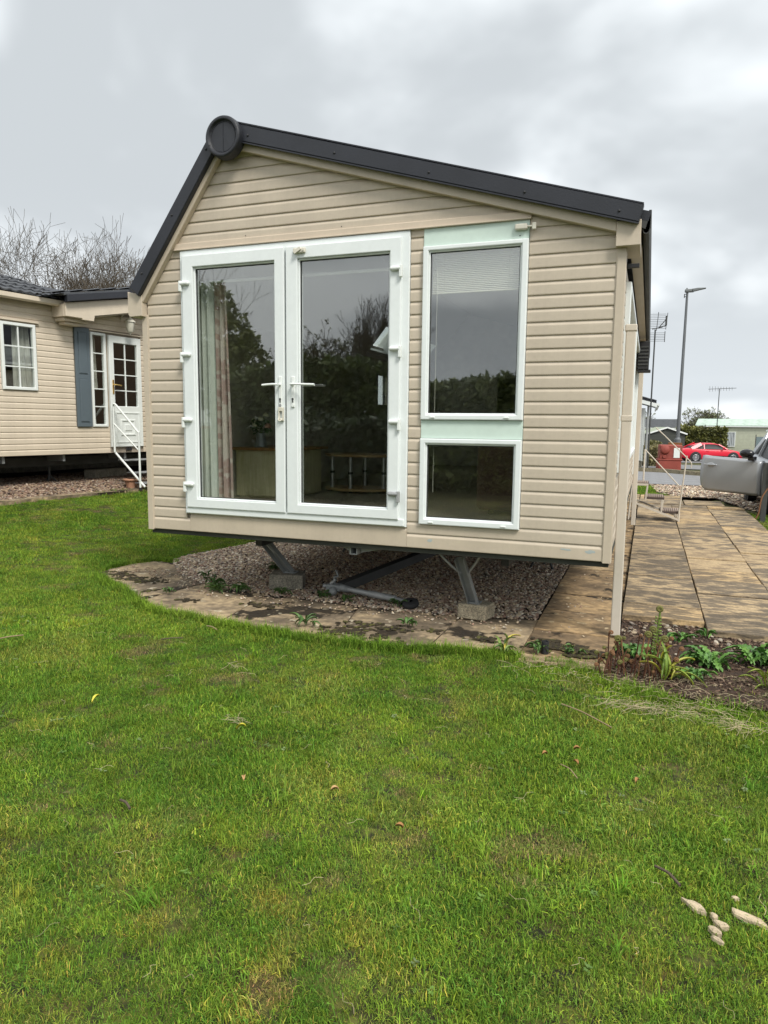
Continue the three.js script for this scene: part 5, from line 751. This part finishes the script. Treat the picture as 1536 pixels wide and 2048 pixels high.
{ // silver car facing the camera, driver's door standing open; seen mostly outside the frame
  const y = gl(6.8, -10.2) + 0.02, [t, paint] = car('parked_car', 'silver car on the gravel with its door standing open', [6.71, y, -10.15], -Math.PI / 2, lin(0.42, 0.435, 0.455), { metal: 0.3, top: 1.42, tall: 1.12, open: true });
  // the door: hinge near the front wheel, swung right out; local x forward, +z is the side facing the path
  const hx = 0.62, hz = 0.86, a = 0.96; // opened angle
  const P = [], I = [], nu = 14, nv = 12; const outl = (u, v) => { const back = 1.17 - 0.03 * Math.pow(Math.abs(v - 0.55) * 1.6, 3) * 2; return u * back; };
  const skin = (off) => { for (let j = 0; j <= nv; j++) for (let i = 0; i <= nu; i++) { const u = i / nu, v = j / nv, L = outl(u, v), bot = 0.26 + 0.03 * u, top = 0.90 + 0.06 * u, yy = mix(bot, top, v), rc = u > 0.9 ? (u - 0.9) / 0.1 : 0, bulge = 0.03 * Math.sin(Math.PI * Math.min(1, v * 0.95 + 0.05)) - 0.035 * rc * rc; P.push(-L, yy + (v < 0.15 ? 0.05 * rc * rc * (1 - v / 0.15) : 0), off + bulge); } };
  skin(0.02); const n1 = P.length / 3; skin(-0.10); const idx = (b, flip) => { for (let j = 0; j < nv; j++) for (let i = 0; i < nu; i++) { const p = b + j * (nu + 1) + i, q = p + 1, r = p + nu + 1, s = r + 1; if (flip) I.push(p, r, q, q, r, s); else I.push(p, q, r, q, s, r); } }; idx(0, true); idx(n1, false);
  const rim = []; for (let i = 0; i <= nu; i++) rim.push(i); for (let j = 1; j <= nv; j++) rim.push(j * (nu + 1) + nu); for (let i = nu - 1; i >= 0; i--) rim.push(nv * (nu + 1) + i); for (let j = nv - 1; j >= 1; j--) rim.push(j * (nu + 1)); rim.forEach((k, i) => { const m = rim[(i + 1) % rim.length]; I.push(k, m, n1 + k, m, n1 + m, n1 + k); });
  const g = new THREE.BufferGeometry(); g.setAttribute('position', new THREE.Float32BufferAttribute(P, 3)); g.setIndex(I); g.computeVertexNormals();
  const door = part('door', uvm(g), paint, t, 'open silver door'); door.position.set(hx, 0, hz); door.rotation.y = a;
  part('door_handle', [rbox(-1.06, -0.80, 0.775, 0.80, 0.075, 0.105, 0.010), clean(new THREE.SphereGeometry(0.07, 14, 8)).scale(1.1, 0.6, 0.18).translate(-0.93, 0.785, 0.066)], paint, door);
  part('mirror', [clean(new THREE.SphereGeometry(0.13, 16, 12)).scale(1.0, 0.62, 0.75).translate(-0.20, 1.03, 0.16), rbox(-0.20, -0.08, 0.90, 0.98, 0.02, 0.13, 0.02)], mat({ color: lin(0.012, 0.012, 0.014), roughness: 0.25 }), door, 'black door mirror');
  part('door_glass', box(-1.05, -0.15, 0.94, 0.955, -0.05, -0.045), M.grille, door);
}
{ // street lamp
  const x = 5.16, z = -30.4, t = thing('street_lamp', 'tall grey street lamp behind the red cabinet', 'street lamp', [x, gl(x, z), z]);
  part('post', [rod([0, 0, 0], [0, 1.35, 0], 0.15, 0.15, 16), rod([0, 1.35, 0], [0, 1.45, 0], 0.15, 0.085, 16), rod([0, 1.45, 0], [0.02, 7.95, 0], 0.085, 0.05, 14)], mat({ color: lin(0.17, 0.18, 0.19), map: tMottle, roughness: 0.6, metalness: 0.2 }), t);
  part('lamp_head', [rbox(-0.09, 0.30, 7.93, 8.07, -0.10, 0.10, 0.045, 3), ext([[0.2, 7.945], [0.78, 8.06], [0.78, 8.09], [0.45, 8.10], [0.2, 8.07]], -0.10, 0.10, { bevel: 0.012 }), rod([0.0, 8.07, 0], [0.0, 8.12, 0], 0.035)], mat({ color: lin(0.16, 0.17, 0.17), roughness: 0.6 }), t);
  part('bracket', [rod([-0.10, 7.75, 0], [0.05, 7.75, 0], 0.015), rod([-0.10, 7.86, 0], [0.05, 7.86, 0], 0.015), rod([-0.09, 7.70, 0], [-0.09, 7.86, 0], 0.02)], M.steelDark, t);
}
{ // red cabinet with a round hatch on the grass island
  const x = 4.72, z = -26.3, t = thing('fire_cabinet', 'dull red cabinet with round lid and white notice on the grass island', 'cabinet', [x, gl(x, z), z], 0.12), rm = mat({ color: lin(0.33, 0.065, 0.045), map: tMottle, roughness: 0.65 });
  part('lower_body', rbox(-0.44, 0.44, 0.0, 0.50, -0.35, 0.35, 0.05, 3), rm, t); part('upper_body', rbox(-0.40, 0.46, 0.505, 1.10, -0.33, 0.33, 0.05, 3), rm, t); part('band', rbox(-0.46, 0.48, 0.47, 0.53, -0.37, 0.37, 0.02), rm, t);
  const d = lathe([[0.001, 0.10], [0.12, 0.09], [0.17, 0.05], [0.18, 0]], 28); d.rotateX(Math.PI / 2); d.translate(-0.20, 0.90, 0.331); part('round_lid', d, rm, t); part('hose_hub', rod([-0.22, 0.62, 0.331], [-0.22, 0.62, 0.39], 0.08, 0.06, 18), rm, t);
  part('notice', rbox(0.13, 0.36, 0.58, 0.98, 0.332, 0.342, 0.004), M.upvcTrim, t, 'blank white notice');
  const b = thing('wooden_planter', 'brown timber planter behind the red cabinet', 'planter', [5.15, gl(5.1, -29) , -28.9]), wm = mat({ color: lin(0.30, 0.165, 0.075), map: tWood, roughness: 0.85 }); for (let i = 0; i < 4; i++) part('plank', rbox(-0.42, 0.14, i * 0.30, i * 0.30 + 0.292, -0.35, 0.3, 0.01), wm, b);
}
// ---- caravan across the road, a corner of it past the end of the beige one
{
  const x = 3.20, z = -29.6, g = gl(3, -30), t = thing('static_caravan', 'white caravan across the road with patterned tile roof, only its corner showing', 'caravan', [x, g, z]), w = mat({ color: lin(0.66, 0.66, 0.64), map: tSiding, roughness: 0.6 });
  part('wall', box(-5, 0.48, 0.35, 2.75, -9, -0.02), w, t); for (let i = 0; i < 24; i++) part('siding_board', board(-5, 0.42, 1, 0.1), w, t).position.set(0, 0.35 + i * 0.1, -0.02);
  part('corner_trim', box(0.421, 0.50, 0.33, 2.75, -0.1, 0.01), M.upvcTrim, t); part('skirt', box(-5, 0.46, 0.0, 0.345, -8.9, -0.06), M.block, t);
  part('roof', [ext([[-2.6, 3.95], [0.95, 2.98], [0.95, 3.02], [-2.6, 4.05]], -9, 0.30)], M.roofDark, t); part('fascia', [bar([-2.6, 3.83, 0.30], [0.98, 2.86, 0.30], 0.05, 0.16, [1, 0, 0]), bar([0.97, 2.86, 0.3], [0.97, 2.86, -9], 0.05, 0.16)], M.upvcTrim, t); part('gutter', rod([1.04, 2.90, 0.32], [1.04, 2.90, -9], 0.06, 0.06, 8), M.upvcTrim, t);
  for (let c = 0; c < 3; c++) for (let i = 0; i < 4; i++) part('roof_tile', tube([[0.95 - i * 0.34, 3.05 + i * 0.093 + 0.01, 0.25 - c * 0.4], [0.80 - i * 0.34, 3.09 + i * 0.093 + 0.02, 0.25 - c * 0.4], [0.62 - i * 0.34, 3.14 + i * 0.093 + 0.01, 0.25 - c * 0.4]], 0.04, 6, 5), M.roofDisc, t);
  part('downpipe', rod([0.62, 0.1, 0.1], [0.62, 2.85, 0.1], 0.05, 0.05, 8), M.galv, t);
  const a = thing('tv_aerial', 'grid television aerial on a thin mast beside the far white caravan', 'aerial', [3.92, gl(3.9, -28.4), -28.4]), gm = M.steelDark;
  part('mast', rod([0, 0, 0], [0, 6.05, 0], 0.035, 0.03, 8), gm, a); const rods = []; for (let i = 0; i < 9; i++) { rods.push(rod([-0.36, 6.10 + i * 0.075, 0.04], [0.42, 6.10 + i * 0.075, -0.10], 0.008, 0.008, 5)); if (i > 2) rods.push(rod([-0.36, 5.98 - (i - 2) * 0.07, 0.04], [0.42, 5.98 - (i - 2) * 0.07, -0.10], 0.008, 0.008, 5)); } part('reflector', [...rods, rod([-0.36, 6.05, 0.04], [-0.40, 6.75, 0.06], 0.014), rod([0.42, 6.05, -0.10], [0.47, 6.75, -0.10], 0.014), rod([0.05, 6.0, 0], [0.10, 6.78, 0], 0.014), rod([0.40, 5.98, -0.1], [0.40, 5.52, -0.1], 0.016)], gm, a);
  part('boom', [rod([-0.12, 6.06, 0.1], [0.28, 6.10, 0.35], 0.02), rod([0.15, 6.10, 0.3], [0.42, 6.42, 0.42], 0.018), rod([0.42, 6.15, 0.42], [0.42, 6.55, 0.42], 0.04), rod([0.15, 6.10, 0.3], [0.42, 6.15, 0.42], 0.018)], gm, a);
}
// ---- far homes
function farHome(label, x, z, turn, L, Wd, eave, ridge, wc, rc, name = 'static_caravan', ridgeAlong = true) {
  const t = thing(name, label, 'caravan', [x, gl(x, z), z], turn), w = mat({ color: wc, map: tSiding, roughness: 0.6 }), r = mat({ color: rc, map: tMottle, roughness: 0.6 });
  part('wall', [ext([[-Wd / 2, 0.35], [Wd / 2, 0.35], [Wd / 2, eave], [0, ridge], [-Wd / 2, eave]], -L / 2, L / 2).rotateY(Math.PI / 2)], w, t);
  part('roof', [1, -1].map((s) => ext([[0, ridge + 0.01], [s * (Wd / 2 + 0.15), eave - 0.02], [s * (Wd / 2 + 0.15), eave + 0.05], [0, ridge + 0.08]], -L / 2 - 0.12, L / 2 + 0.12).rotateY(Math.PI / 2)), r, t);
  part('gutter', [1, -1].map((s) => box(-L / 2, L / 2, eave - 0.09, eave - 0.01, s > 0 ? Wd / 2 + 0.06 : -Wd / 2 - 0.2, s > 0 ? Wd / 2 + 0.2 : -Wd / 2 - 0.06)), M.upvcTrim, t); part('skirt', box(-L / 2 + 0.05, L / 2 - 0.05, 0, 0.345, -Wd / 2 + 0.05, Wd / 2 - 0.05), M.block, t);
  for (let i = 0; i < 19; i++) { const y = 0.36 + i * (eave - 0.46) / 19; part('siding_board', box(-L / 2, L / 2, y, y + 0.085, Wd / 2 + 0.001, Wd / 2 + 0.014), w, t); }
  for (let i = 0; i < 23; i++) { const y = 0.36 + i * 0.1, hw = y < eave ? Wd / 2 : (Wd / 2) * (ridge - y) / (ridge - eave); if (hw > 0.1) part('siding_board', box(-L / 2 - 0.014, -L / 2 - 0.001, y, y + 0.085, -hw, hw), w, t); }
  return t;
}
function farWindow(t, x0, x1, y0, y1, z) { const w = part('window', ext(rect(x0, x1, y0, y1), z, z + 0.05, { holes: [rectR(x0 + 0.07, x1 - 0.07, y0 + 0.07, y1 - 0.07)] }), M.upvcTrim, t); part('pane', box(x0 + 0.06, x1 - 0.06, y0 + 0.06, y1 - 0.06, z + 0.016, z + 0.02), mat({ color: lin(0.10, 0.115, 0.12), roughness: 0.08 }), w); part('mullion', box((x0 * 2 + x1) / 3 - 0.04, (x0 * 2 + x1) / 3 + 0.04, y0 + 0.07, y1 - 0.07, z + 0.021, z + 0.045), M.upvcTrim, w); part('curtain', [drapes(x0 + 0.09, x0 + 0.30, y0 + 0.08, y1 - 0.08, z + 0.023, 3, 0.006, 7), drapes(x1 - 0.62, x1 - 0.09, y0 + 0.08, y1 - 0.08, z + 0.023, 5, 0.006, 8)], mat({ color: lin(0.55, 0.58, 0.6), roughness: 1, side: THREE.DoubleSide }), w); }
{
  const a = farHome('pale green caravan with mint roof far behind the red car', 12.6, -59.5, -0.16, 9.6, 3.7, 2.72, 3.22, lin(0.62, 0.64, 0.50), lin(0.55, 0.68, 0.58)); farWindow(a, -3.0, -1.9, 1.05, 2.25, 1.866);
  farHome('far cream caravan with dark ribbed roof at the left of the green one', 1.6, -70, -0.12, 10, 3.7, 2.75, 3.5, lin(0.62, 0.62, 0.48), lin(0.07, 0.075, 0.08));
  const b = farHome('distant beige caravan past the right edge of the green one', 27, -66, -0.1, 9.6, 3.6, 2.5, 3.0, lin(0.50, 0.47, 0.38), lin(0.30, 0.34, 0.30)); farWindow(b, -2, -0.8, 1.05, 2.1, 1.816);
}
function shed(label, x, z, turn, W, D, H, R, wc, rc) { const t = thing('garden_shed', label, 'shed', [x, gl(x, z), z], turn), w = mat({ color: wc, map: tSiding, roughness: 0.7 }), n = Math.round(H / 0.2); for (let i = 0; i < n; i++) part('wall_panel', [box(-W / 2, W / 2, i * H / n, (i + 0.94) * H / n, D / 2 - 0.03, D / 2), box(-W / 2, -W / 2 + 0.03, i * H / n, (i + 0.94) * H / n, -D / 2, D / 2 - 0.032)], w, t); part('shell', ext([[-W / 2 + 0.01, 0], [W / 2 - 0.01, 0], [W / 2 - 0.01, H], [0, R], [-W / 2 + 0.01, H]], -D / 2 + 0.01, D / 2 - 0.035), w, t); part('roof', [1, -1].map((s) => ext([[0, R], [s * (W / 2 + 0.12), H - 0.02], [s * (W / 2 + 0.12), H + 0.03], [0, R + 0.05]], -D / 2 - 0.1, D / 2 + 0.1)), mat({ color: rc, roughness: 0.6 }), t); part('gable', ext([[-W / 2, H], [W / 2, H], [0, R - 0.01]], D / 2 - 0.03, D / 2), w, t); part('verge', [bar([0, R + 0.02, D / 2 + 0.12], [W / 2 + 0.12, H, D / 2 + 0.12], 0.04, 0.10, [1, 0, 0]), bar([0, R + 0.02, D / 2 + 0.12], [-W / 2 - 0.12, H, D / 2 + 0.12], 0.04, 0.10, [1, 0, 0])], M.upvcTrim, t); return t; }
shed('dark green metal shed with pale gable edge behind the silver car', 13.6, -51.5, -0.5, 2.6, 3.0, 2.2, 2.75, lin(0.10, 0.12, 0.10), lin(0.22, 0.27, 0.20));
shed('green metal shed at the left, behind the red cabinet', 4.75, -52, 0.25, 2.6, 3.0, 1.9, 2.35, lin(0.05, 0.055, 0.045), lin(0.30, 0.34, 0.24));
{ const t = thing('glass_screen', 'grey green glazed windbreak panels beside the far shed', 'windbreak', [10.9, gl(11, -50), -50], -0.1); for (let i = 0; i < 3; i++) { part('panel', box(i * 1.25, i * 1.25 + 1.18, 0.1, 1.75, -0.02, 0.02), mat({ color: lin(0.16, 0.21, 0.215), roughness: 0.2 }), t); part('post', box(i * 1.25 - 0.06, i * 1.25 - 0.005, 0, 1.9, -0.04, 0.04), M.steelDark, t); } }
boxHedge('clipped_hedge', 'clipped golden green hedge in front of the pale green caravan', 6.05, 9.35, -56.2, -54.6, 2.35, 501, 2600, [0.05, 0.06, 0.012], [0.20, 0.20, 0.03], 0.16, 0.34, 0.10);
boxHedge('shrub', 'low golden shrub beside the far green shed', 3.3, 4.6, -48.5, -47.2, 1.2, 511, 700, [0.06, 0.065, 0.015], [0.22, 0.20, 0.05], 0.14, 0.3, 0.3);
boxHedge('shrub', 'dry grassy shrub behind the red cabinet', 3.6, 4.7, -33.5, -32.5, 0.85, 521, 700, [0.16, 0.14, 0.06], [0.40, 0.36, 0.18], 0.10, 0.26, 0.35);
{ const [t, l] = bareTree('far loose tree coming into leaf behind the green caravan roof', [9.4, gl(9, -72), -72], 91, { height: 5.4, trunkR: 0.10, levels: 5, spread: 0.55, stems: 5, up: 0.2, ratio: 0.76, twig: 0.012, firstLen: 0.25 }), r = rng(9); foliage(t, 'leaves', l.tips.filter(() => r() < 0.38).map((p) => [p.x, p.y, p.z]), 0.10, 0.22, [0.16, 0.18, 0.09], [0.28, 0.30, 0.16], 92); }
{ const [t, l] = bareTree('thin far tree just past the end of the beige caravan', [1.5, gl(1.5, -78), -78], 95, { height: 6.0, trunkR: 0.10, levels: 5, spread: 0.5, stems: 3, up: 0.2, ratio: 0.74, twig: 0.012, firstLen: 0.25 }), r = rng(9); foliage(t, 'leaves', l.tips.filter(() => r() < 0.5).map((p) => [p.x, p.y, p.z]), 0.14, 0.3, [0.10, 0.12, 0.05], [0.2, 0.22, 0.1], 96); }
{ const t = thing('tv_aerial', 'far fishbone television aerial above the pale green roof', 'aerial', [8.95, gl(9, -57.2), -57.2]); part('mast', rod([0, 0, 0], [0, 5.6, 0], 0.04, 0.03, 7), M.steelDark, t); const k = [rod([-0.8, 5.55, 0], [1.2, 5.62, 0], 0.02)]; for (let i = 0; i < 9; i++) k.push(rod([-0.7 + i * 0.2, 5.35 + i * 0.01, 0.1], [-0.7 + i * 0.2, 5.78 - i * 0.01, -0.1], 0.012, 0.012, 5)); part('elements', k, M.steelDark, t); }

// ---------------------------------------------------------------- flower bed and small things on the lawn
{ // fern croziers
  const t = thing('fern', 'rusty clump of unfurling fern croziers at the corner of the flower bed', 'fern', [3.88, gl(3.88, 0.46) + 0.02, 0.46]), r = rng(14);
  const rust = mat({ color: lin(0.115, 0.045, 0.022), roughness: 0.9, bumpMap: tGrain, bumpScale: 0.002 }), rust2 = mat({ color: lin(0.20, 0.10, 0.045), roughness: 0.9 }), olive = mat({ color: lin(0.13, 0.125, 0.03), roughness: 0.8 });
  t.scale.setScalar(1.3);
  const croz = (x, z, h, lx, lz, R, m, tipM) => {
    part('stem', tube([[x, -0.02, z], [x + lx * 0.3, h * 0.4, z + lz * 0.3], [x + lx * 0.8, h * 0.8, z + lz * 0.8], [x + lx, h, z + lz]], 0.0026 + R * 0.06, 12, 6), m, t);
    const c = []; for (let i = 0; i <= 16; i++) { const a = i / 16 * 9.5, rr = R * (1 - i / 20); c.push([x + lx + (R - Math.cos(a) * rr) * Math.sign(lx || 1), h + Math.sin(a) * rr, z + lz + i * 0.0003]); } part('crozier', tube(c, R * 0.36, 40, 6), tipM, t);
  };
  for (let i = 0; i < 44; i++) { const a = r() * 6.28, k = Math.sqrt(r()) * 0.13, h = 0.04 + r() * 0.15; croz(Math.cos(a) * k * 1.3, Math.sin(a) * k * 0.7, h, (r() - 0.5) * 0.08, (r() - 0.5) * 0.06, 0.006 + r() * 0.005, rust, r() < 0.5 ? rust2 : olive); }
  for (const [x, z, h, lx] of [[0.03, 0.02, 0.21, 0.02], [0.06, 0.0, 0.23, 0.01], [0.09, 0.03, 0.20, 0.03], [-0.03, 0.0, 0.17, -0.02]]) croz(x, z, h, lx, 0.01, 0.015, rust2, olive);
  const gr = mat({ color: lin(0.14, 0.19, 0.035), roughness: 0.7 }); part('stem', tube([[0.09, 0, -0.06], [0.10, 0.15, -0.06], [0.105, 0.22, -0.06], [0.11, 0.30, -0.055]], 0.005, 16, 6), gr, t); const lf = []; for (let i = 0; i < 11; i++) for (const s of [-1, 1]) { const g = new THREE.SphereGeometry(0.009, 6, 5); g.scale(1.5 - i * 0.07, 0.5, 0.6); g.rotateZ(s * (0.3 + r() * 0.5)); g.translate(0.104 + s * (0.014 - i * 0.0006), 0.11 + i * 0.016 + r() * 0.006, -0.058 + (r() - 0.5) * 0.01); lf.push(uvm(clean(g))); } part('pinna', lf, gr, t); const k = clean(new THREE.TorusGeometry(0.009, 0.0075, 8, 16)); k.translate(0.108, 0.313, -0.055); part('crozier', uvm(k), olive, t);
}
function leafShape(L, W, lobes, droop, seed) { // a leaf blade lying along +x with a lobed edge
  const r = rng(seed), n = 12, P = [], I = []; for (let i = 0; i <= n; i++) { const u = i / n, w = W * Math.pow(Math.sin(Math.PI * Math.min(1, u * 0.94 + 0.05)), 0.8) * (1 - lobes * (i % 2) * 0.75) * (0.9 + r() * 0.2), y = Math.sin(u * 2.2) * 0.35 * L - droop * u * u * L; P.push(u * L, y + 0.012, -w, u * L, y, 0, u * L, y + 0.012, w); } for (let i = 0; i < n; i++) { const a = i * 3; I.push(a, a + 1, a + 3, a + 1, a + 4, a + 3, a + 1, a + 2, a + 4, a + 2, a + 5, a + 4); } const g = new THREE.BufferGeometry(); g.setAttribute('position', new THREE.Float32BufferAttribute(P, 3)); g.setIndex(I); g.computeVertexNormals(); return uvm(g);
}
function plant(name, label, pos, n, L, W, lobes, cols, seed, spread = 0.05, up = 0.3, group) {
  const t = thing(name, label, 'plant', pos, 0, group), r = rng(seed), shapes = [leafShape(L, W, lobes, 0.5, seed), leafShape(L * 0.8, W * 0.9, lobes, 0.2, seed + 1), leafShape(L * 0.65, W * 0.8, lobes, 0.8, seed + 2)], ms = cols.map((c) => new THREE.MeshPhysicalMaterial({ color: lin(...c), roughness: 0.55, transmission: 0.25, thickness: 0, side: THREE.DoubleSide }));
  for (let i = 0; i < n; i++) { const m = part('leaf', shapes[i % 3], ms[Math.floor(r() * ms.length)], t), a = r() * 6.283, k = r() * spread; m.position.set(Math.cos(a) * k, 0.005 + r() * 0.04, Math.sin(a) * k); m.rotation.set((r() - 0.5) * 0.5, a + (r() - 0.5), (r() - 0.2) * up, 'YZX'); const s = 0.75 + r() * 0.4; m.scale.set(s, s, s); }
  return t;
}
const G1 = [[0.105, 0.25, 0.035], [0.14, 0.30, 0.045], [0.075, 0.19, 0.03]];
const gp = (x, z) => [x, gl(x, z) + 0.024, z];
plant('leafy_plant', 'bright green lobed plant beside the fern clump', gp(3.93, 0.12), 34, 0.12, 0.028, 0.8, G1, 701, 0.10, 0.6);
plant('leafy_plant', 'bright green lobed plant in the middle of the bed', gp(4.33, 0.12), 40, 0.15, 0.032, 0.8, G1, 711, 0.07, 0.5);
plant('leafy_plant', 'large bright green lobed plant near the slab corner', gp(4.66, -0.02), 52, 0.17, 0.036, 0.8, G1, 721, 0.12, 0.6);
plant('leafy_plant', 'bright green lobed plant at the far right of the bed', gp(4.98, 0.18), 46, 0.16, 0.034, 0.8, G1, 731, 0.13, 0.5);
plant('leafy_plant', 'small green seedling clump below the slab edge', gp(4.18, -0.35), 20, 0.08, 0.02, 0.7, G1, 741, 0.06, 0.5);
plant('leafy_plant', 'low green plant at the front right of the bed', gp(4.75, 0.42), 34, 0.11, 0.024, 0.8, G1, 733, 0.10, 0.5);
plant('leafy_plant', 'low green seedlings between the fern and the yellow green shoots', gp(4.22, 0.42), 26, 0.08, 0.02, 0.7, G1, 735, 0.10, 0.5);
plant('leafy_plant', 'green plant close to the raised slab corner, behind the large one', gp(4.85, -0.32), 34, 0.13, 0.028, 0.8, G1, 737, 0.10, 0.6);
plant('weed', 'small weed at the edge of the soil by the slab joint', gp(4.36, -0.52), 12, 0.07, 0.008, 0, G1, 751, 0.04, 1.0);
const YG = [[0.30, 0.38, 0.05], [0.22, 0.33, 0.05], [0.42, 0.40, 0.05]];
plant('sword_leaf_plant', 'yellow green sword shaped shoots beside the fern', gp(4.06, 0.50), 18, 0.22, 0.008, 0, YG, 761, 0.06, 1.9);
plant('sword_leaf_plant', 'yellow green shoots near the right of the bed', gp(4.62, 0.40), 12, 0.18, 0.007, 0, YG, 771, 0.08, 1.8);
plant('sword_leaf_plant', 'yellow green shoots at the far right of the bed', gp(4.85, 0.55), 9, 0.15, 0.007, 0, YG, 775, 0.07, 1.8);
plant('weed', 'green shoots with a yellowing leaf in front of the pad', [3.10, 0.0, 0.36], 14, 0.14, 0.009, 0, [[0.12, 0.22, 0.05], [0.2, 0.3, 0.06], [0.5, 0.42, 0.06]], 781, 0.04, 1.7);
const WG = [[0.07, 0.15, 0.03], [0.10, 0.20, 0.04]];
[[0.42, -0.33, 'leafy weed on the gravel edge, left of the jack block', 26, 0.10], [0.28, -0.52, 'small leafy weed on the gravel, farther from the jack block', 16, 0.08], [0.62, -0.40, 'weed on the gravel in front of the left jack block', 22, 0.09], [1.02, -0.42, 'weed in the gravel right of the left jack block', 14, 0.07], [0.05, -0.72, 'weed at the left edge of the gravel near the pad', 12, 0.08], [1.38, -0.50, 'weed in the gravel beside the tow coupling', 14, 0.08], [1.62, -0.45, 'weed in the gravel below the jockey wheel tube', 12, 0.06], [2.08, -0.46, 'weed in the gravel by the jockey wheel', 14, 0.07], [0.45, -1.35, 'weed growing deeper in the gravel under the caravan', 18, 0.10], [2.32, 0.02, 'tuft growing in a joint of the pad', 16, 0.06], [1.62, 0.30, 'tuft in the joint of the pad at its middle', 16, 0.10], [0.10, -0.10, 'weed on the left part of the pad', 12, 0.06], [3.52, 0.22, 'grass tuft on the front edge of the path slab', 14, 0.05], [3.30, 0.26, 'grass tuft beside the black pipe stub', 16, 0.06]].forEach(([x, z, label, n, L], i) => plant('weed', label, [x, 0.003, z], n, L, 0.012, i % 3 ? 0.5 : 0, WG, 800 + i, 0.05, 1.0));
solo('pipe_stub', [lathe([[0.020, 0.0], [0.024, 0.0], [0.024, 0.085], [0.018, 0.085], [0.018, 0.01]], 18)], M.grille, 'black plastic pipe stub standing at the front of the path', 'pipe', [3.34, -0.004, 0.24]);
{ // pale stones let into the lawn
  const stoneCream = mat({ color: lin(0.66, 0.53, 0.36), map: tMottle, roughness: 0.9, bumpMap: tGrain, bumpScale: 0.003 });
  const st = (label, pts, x, z, h) => { const g = slab(pts, 0, h * 0.5, 0.004), p = g.attributes.position; for (let i = 0; i < p.count; i++) p.setY(i, p.getY(i) + (vnoise(p.getX(i) * 45, p.getZ(i) * 45, 5) - 0.5) * 0.016); g.computeVertexNormals(); solo('stone', uvm(g, x, z), stoneCream, label, 'stone', [x, gl(x, z) + 0.002, z]); };
  const blob = (a, b, seed, rot = 0) => { const r = rng(seed); return Array.from({ length: 8 }, (_, i) => { const q = (i + r() * 0.5) / 8 * 6.283, k = 0.62 + r() * 0.6, x = Math.cos(q) * a * k, z = -Math.sin(q) * b * k; return [x * Math.cos(rot) - z * Math.sin(rot), x * Math.sin(rot) + z * Math.cos(rot)]; }); };
  st('pale buff stone in the lawn, left one of the pair', blob(0.044, 0.022, 3, 0.5), 4.115, 2.545, 0.038); st('long pale buff stone in the lawn, right one of the pair', blob(0.058, 0.020, 5, 0.45), 4.262, 2.545, 0.036);
  st('small brown stone chip above the others in the short row', blob(0.015, 0.010, 7, 1.0), 4.168, 2.586, 0.046); st('small buff stone in the middle of the short row', blob(0.021, 0.012, 9, 0.3), 4.184, 2.618, 0.044); st('small pale stone second from the end of the short row', blob(0.026, 0.013, 11, 0.9), 4.166, 2.652, 0.042); st('small pale stone at the near end of the short row', blob(0.020, 0.010, 13, 0.6), 4.172, 2.690, 0.036); st('tiny pale stone behind the pair of stones', blob(0.014, 0.006, 15), 4.24, 2.46, 0.034);
}
{ // twigs and dead leaves
  const tw = mat({ color: lin(0.36, 0.26, 0.15), map: tMottle, roughness: 0.9 }), br = mat({ color: lin(0.12, 0.09, 0.06), map: tMottle, roughness: 0.95 });
  const twig = (label, a, b, r, m) => { const y = (p) => gl(p[0], p[1]) + 0.042; solo('twig', tube([[a[0], y(a), a[1]], [mix(a[0], b[0], 0.4) + 0.01, (y(a) + y(b)) / 2 + 0.006, mix(a[1], b[1], 0.4)], [b[0], y(b), b[1]]], r, 12, 6), m, label, 'twig'); };
  twig('long straight straw coloured twig on the lawn below the flower bed', [3.545, 1.10], [3.81, 1.30], 0.0036, tw); twig('short dark twig beside the pale stones', [4.00, 2.42], [4.075, 2.50], 0.005, br); twig('small pale twig at the left edge of the lawn', [-0.12, 1.42], [-0.03, 1.30], 0.004, tw); twig('bent pale straw right of the middle of the lawn', [3.62, 1.80], [3.70, 1.90], 0.0025, tw); twig('thin pale twig near the pad, left of the middle', [0.98, 0.62], [1.10, 0.67], 0.004, tw); twig('dark curved twig on the left part of the lawn', [0.86, 0.98], [0.98, 0.90], 0.004, br); twig('grey twig low on the left part of the lawn', [2.06, 2.75], [2.14, 2.79], 0.005, br);
  const lm = [mat({ color: lin(0.33, 0.17, 0.06), roughness: 0.85, side: THREE.DoubleSide }), mat({ color: lin(0.46, 0.29, 0.13), roughness: 0.85, side: THREE.DoubleSide }), mat({ color: lin(0.55, 0.50, 0.05), roughness: 0.6, side: THREE.DoubleSide })], sh = leafShape(0.030, 0.008, 0, 0.5, 31), shL = leafShape(0.055, 0.008, 0, 0.2, 33);
  [[2.79, 2.38, 1, 0.6, 'curled tan leaf in the middle of the lawn'], [3.66, 1.62, 0, 0.2, 'tan leaf below the long twig'], [3.69, 1.77, 0, 2.4, 'reddish brown leaf just right of the bent straw'], [3.93, 1.84, 0, 1.2, 'brown leaf at the right of the lawn'], [3.14, 2.52, 0, 3.3, 'small red brown leaf right of the middle'], [3.55, 1.72, 0, 4, 'dark leaf above the bent straw'], [2.42, 2.44, 1, 2.2, 'tan leaf low on the left half of the lawn']].forEach(([x, z, k, a, label]) => { const m = solo('fallen_leaf', sh, lm[k], label, 'leaf', [x, gl(x, z) + 0.036, z], a); m.rotation.z = 0.3; });
  [[2.12, 2.02, 0.1, 'yellow green fallen leaf pair beside the straw tuft'], [1.24, 2.02, 1.5, 'upright yellow leaf on the left of the lawn']].forEach(([x, z, a, label]) => { const m = solo('fallen_leaf', shL, lm[2], label, 'leaf', [x, gl(x, z) + 0.036, z], a); m.rotation.z = 0.35; });
}
renderer.render(scene, camera);
